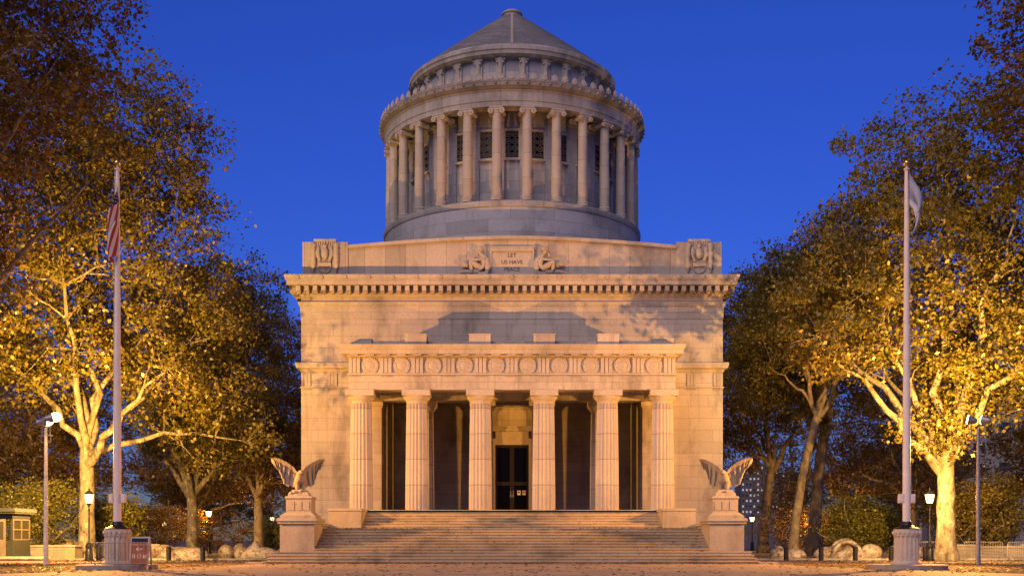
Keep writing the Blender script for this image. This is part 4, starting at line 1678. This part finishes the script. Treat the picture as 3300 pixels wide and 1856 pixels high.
GP = 'park trees behind'
K1 = make_tree('park_tree', TP, (-41, 24, 0), 'dark spreading park tree behind the left kiosk', 'tree', GP,
               [(0, 0, 13, 8, 8, 9), (2, 1, 8, 8, 7, 4)], .42, 4.5, 7, 70, 560, 34, .27, LEAFB, BARKD, 21)
K2 = make_tree('park_tree', TP, (37, 30, 0), 'dark open park tree behind the right flagpole', 'tree', GP,
               [(0, 0, 13, 8, 8, 8.5), (-2, 1, 7.5, 7, 7, 3.5)], .40, 5.0, 7, 80, 400, 26, .27, LEAFB, BARKD, 22)
for src, x, y, rz, s, lb in [
        (K1, -35, 50, 1.0, (1.0, 1.0), 'dark park tree far behind the left flagpole'),
        (K2, -27, 66, 2.2, (.9, 1.0), 'dark far tree behind the lamp next to the left eagle'),
        (K2, -52, 40, 3.0, (1.1, 1.0), 'dim park tree at the far left edge behind the bushes'),
        (K2, -19.5, 52, 4.0, (.8, .85), 'dark tree tight against the left side of the monument'),
        (K2, 45, 55, .6, (1.2, 1.1), 'dim park tree far behind the thick right trunk'),
        (K2, 36, 66, 5.0, (.95, .9), 'dark far tree behind the second right lamp'),
        (K1, 52, 30, 1.4, (1.1, 1.0), 'dark park tree at the far right edge behind the pole'),
        (K2, 20, 62, 2.0, (.8, .9), 'bare-limbed dark tree just right of the monument wall'),
        (K1, -44, 90, .3, (1.3, .8), 'low dark tree on the far horizon at the left'),
        (K1, 60, 100, .9, (1.4, .8), 'low dark tree on the far horizon at the right')]:
    dup_tree(src, (x, y, 0), rz, s, lb, GP)

# bushes
BP = ('stems', 'foliage')


def bush(loc, w, d, h, label, seed, n=170, mat=LEAFG, leaf=.15):
    return make_tree('bush', BP, loc, label, 'bush', 'bushes along the park edge', [(0, 0, h * .52, w, d, h * .48), (w * .2, 0, h * .75, w * .6, d * .6, h * .25)], .10, .3, 7, 40, n, 46, leaf, mat, BARKD, seed, .42, multi=True, thick=.55)


bush((-31.5, 1.5, 0), 3.6, 2.6, 5.2, 'large yellow-green bush behind the kiosk roof', 31, 330)
bush((-28.2, 5.0, 0), 2.6, 2.2, 4.6, 'yellow-green bush between the light pole and the pale trunk', 32, 230)
bush((-30.0, 36.0, 0), 5.0, 2.4, 4.2, 'dark brown bush behind the left flagpole', 33, 200, LEAFB)
bush((-24.5, 42.0, 0), 3.2, 2.5, 3.8, 'dim bush behind the mosaic bench next to the second left lamp', 34, 200)
bush((-33.0, 26.0, 0), 6.0, 3.0, 4.5, 'wide dark bush low behind the left lamp', 35, 300, LEAFB)
bush((25.3, 10.0, 0), 2.4, 2.2, 4.6, 'yellow-green bush between the second right lamp and the right flagpole', 36, 230)
bush((18.2, 30.0, 0), 2.6, 2.4, 3.8, 'dim green bush by the lamp nearest the right eagle', 37, 180)
bush((30.5, 1.5, 0), 2.9, 2.4, 5.0, 'bright yellow bush behind the pale barriers', 38, 260, LEAF)
bush((29.0, 15.0, 0), 2.0, 2.0, 3.4, 'dark bush behind the right flagpole plinth', 39, 150)
bush((34.5, 8.0, 0), 3.5, 2.5, 6.0, 'tall olive bush at the right edge', 40, 260, LEAF)
bush((29.0, 32.0, 0), 6.0, 3.0, 4.2, 'wide dark bush low behind the thick right trunk', 41, 300, LEAFB)

# ------------------------------------------------------------------ fallen leaves
rng = np.random.default_rng(5)
P = []
for sx in (-1, 1):
    n = 5200
    x = sx * rng.uniform(12, 34, n)
    y = rng.uniform(-32, 4, n)
    ok = ~((np.abs(x) < 16 - (y + 32) * .15) & (y < -16) & (rng.uniform(0, 1, n) > .12))
    P.append(np.stack([x[ok], y[ok], np.full(ok.sum(), .03)], 1))
n = 420
P.append(np.stack([rng.uniform(-16, 16, n), rng.uniform(-37, -16, n), np.full(n, .025)], 1))
for k in range(12):                         # some rest on the steps
    n = 26
    x = rng.uniform(-1, 1, n)
    x = np.sign(x) * (1 - np.abs(x) ** 2.2) * 10.0
    P.append(np.stack([x, np.full(n, -15.9 + k * .40 + .3) + rng.uniform(-.1, .08, n), np.full(n, (k + 1) * lh + .02)], 1))
n = 700                                     # a drift along the foot of the stairs
P.append(np.stack([rng.uniform(-12.6, 12.6, n), -15.95 - np.abs(rng.normal(0, .22, n)), np.full(n, .03)], 1))
n = 380                                     # and at the ends of the landing
x = rng.uniform(0, 1, n) ** .35 * 10.2 * rng.choice([-1, 1], n)
P.append(np.stack([x, rng.uniform(-11.3, -9.7, n), np.full(n, 1.87)], 1))
P = np.concatenate(P)
n = len(P)
a = rng.uniform(0, 2 * PI, n)
L = rng.uniform(.05, .11, n)
d = np.stack([np.cos(a), np.sin(a), rng.uniform(-.25, .25, n)], 1) * L[:, None]
s = np.stack([-np.sin(a), np.cos(a), rng.uniform(-.25, .25, n)], 1) * L[:, None] * .8
v = np.stack([P - d, P + s + [0, 0, .02], P + d, P - s + [0, 0, .015]], 1).reshape(-1, 3)
o = link('fallen_leaves', np_mesh('fallen_leaves', v, np.arange(n * 4).reshape(-1, 4), LITTER))
tag(o, 'dry brown leaves scattered over the plaza edges and steps', 'leaves', kind='stuff')
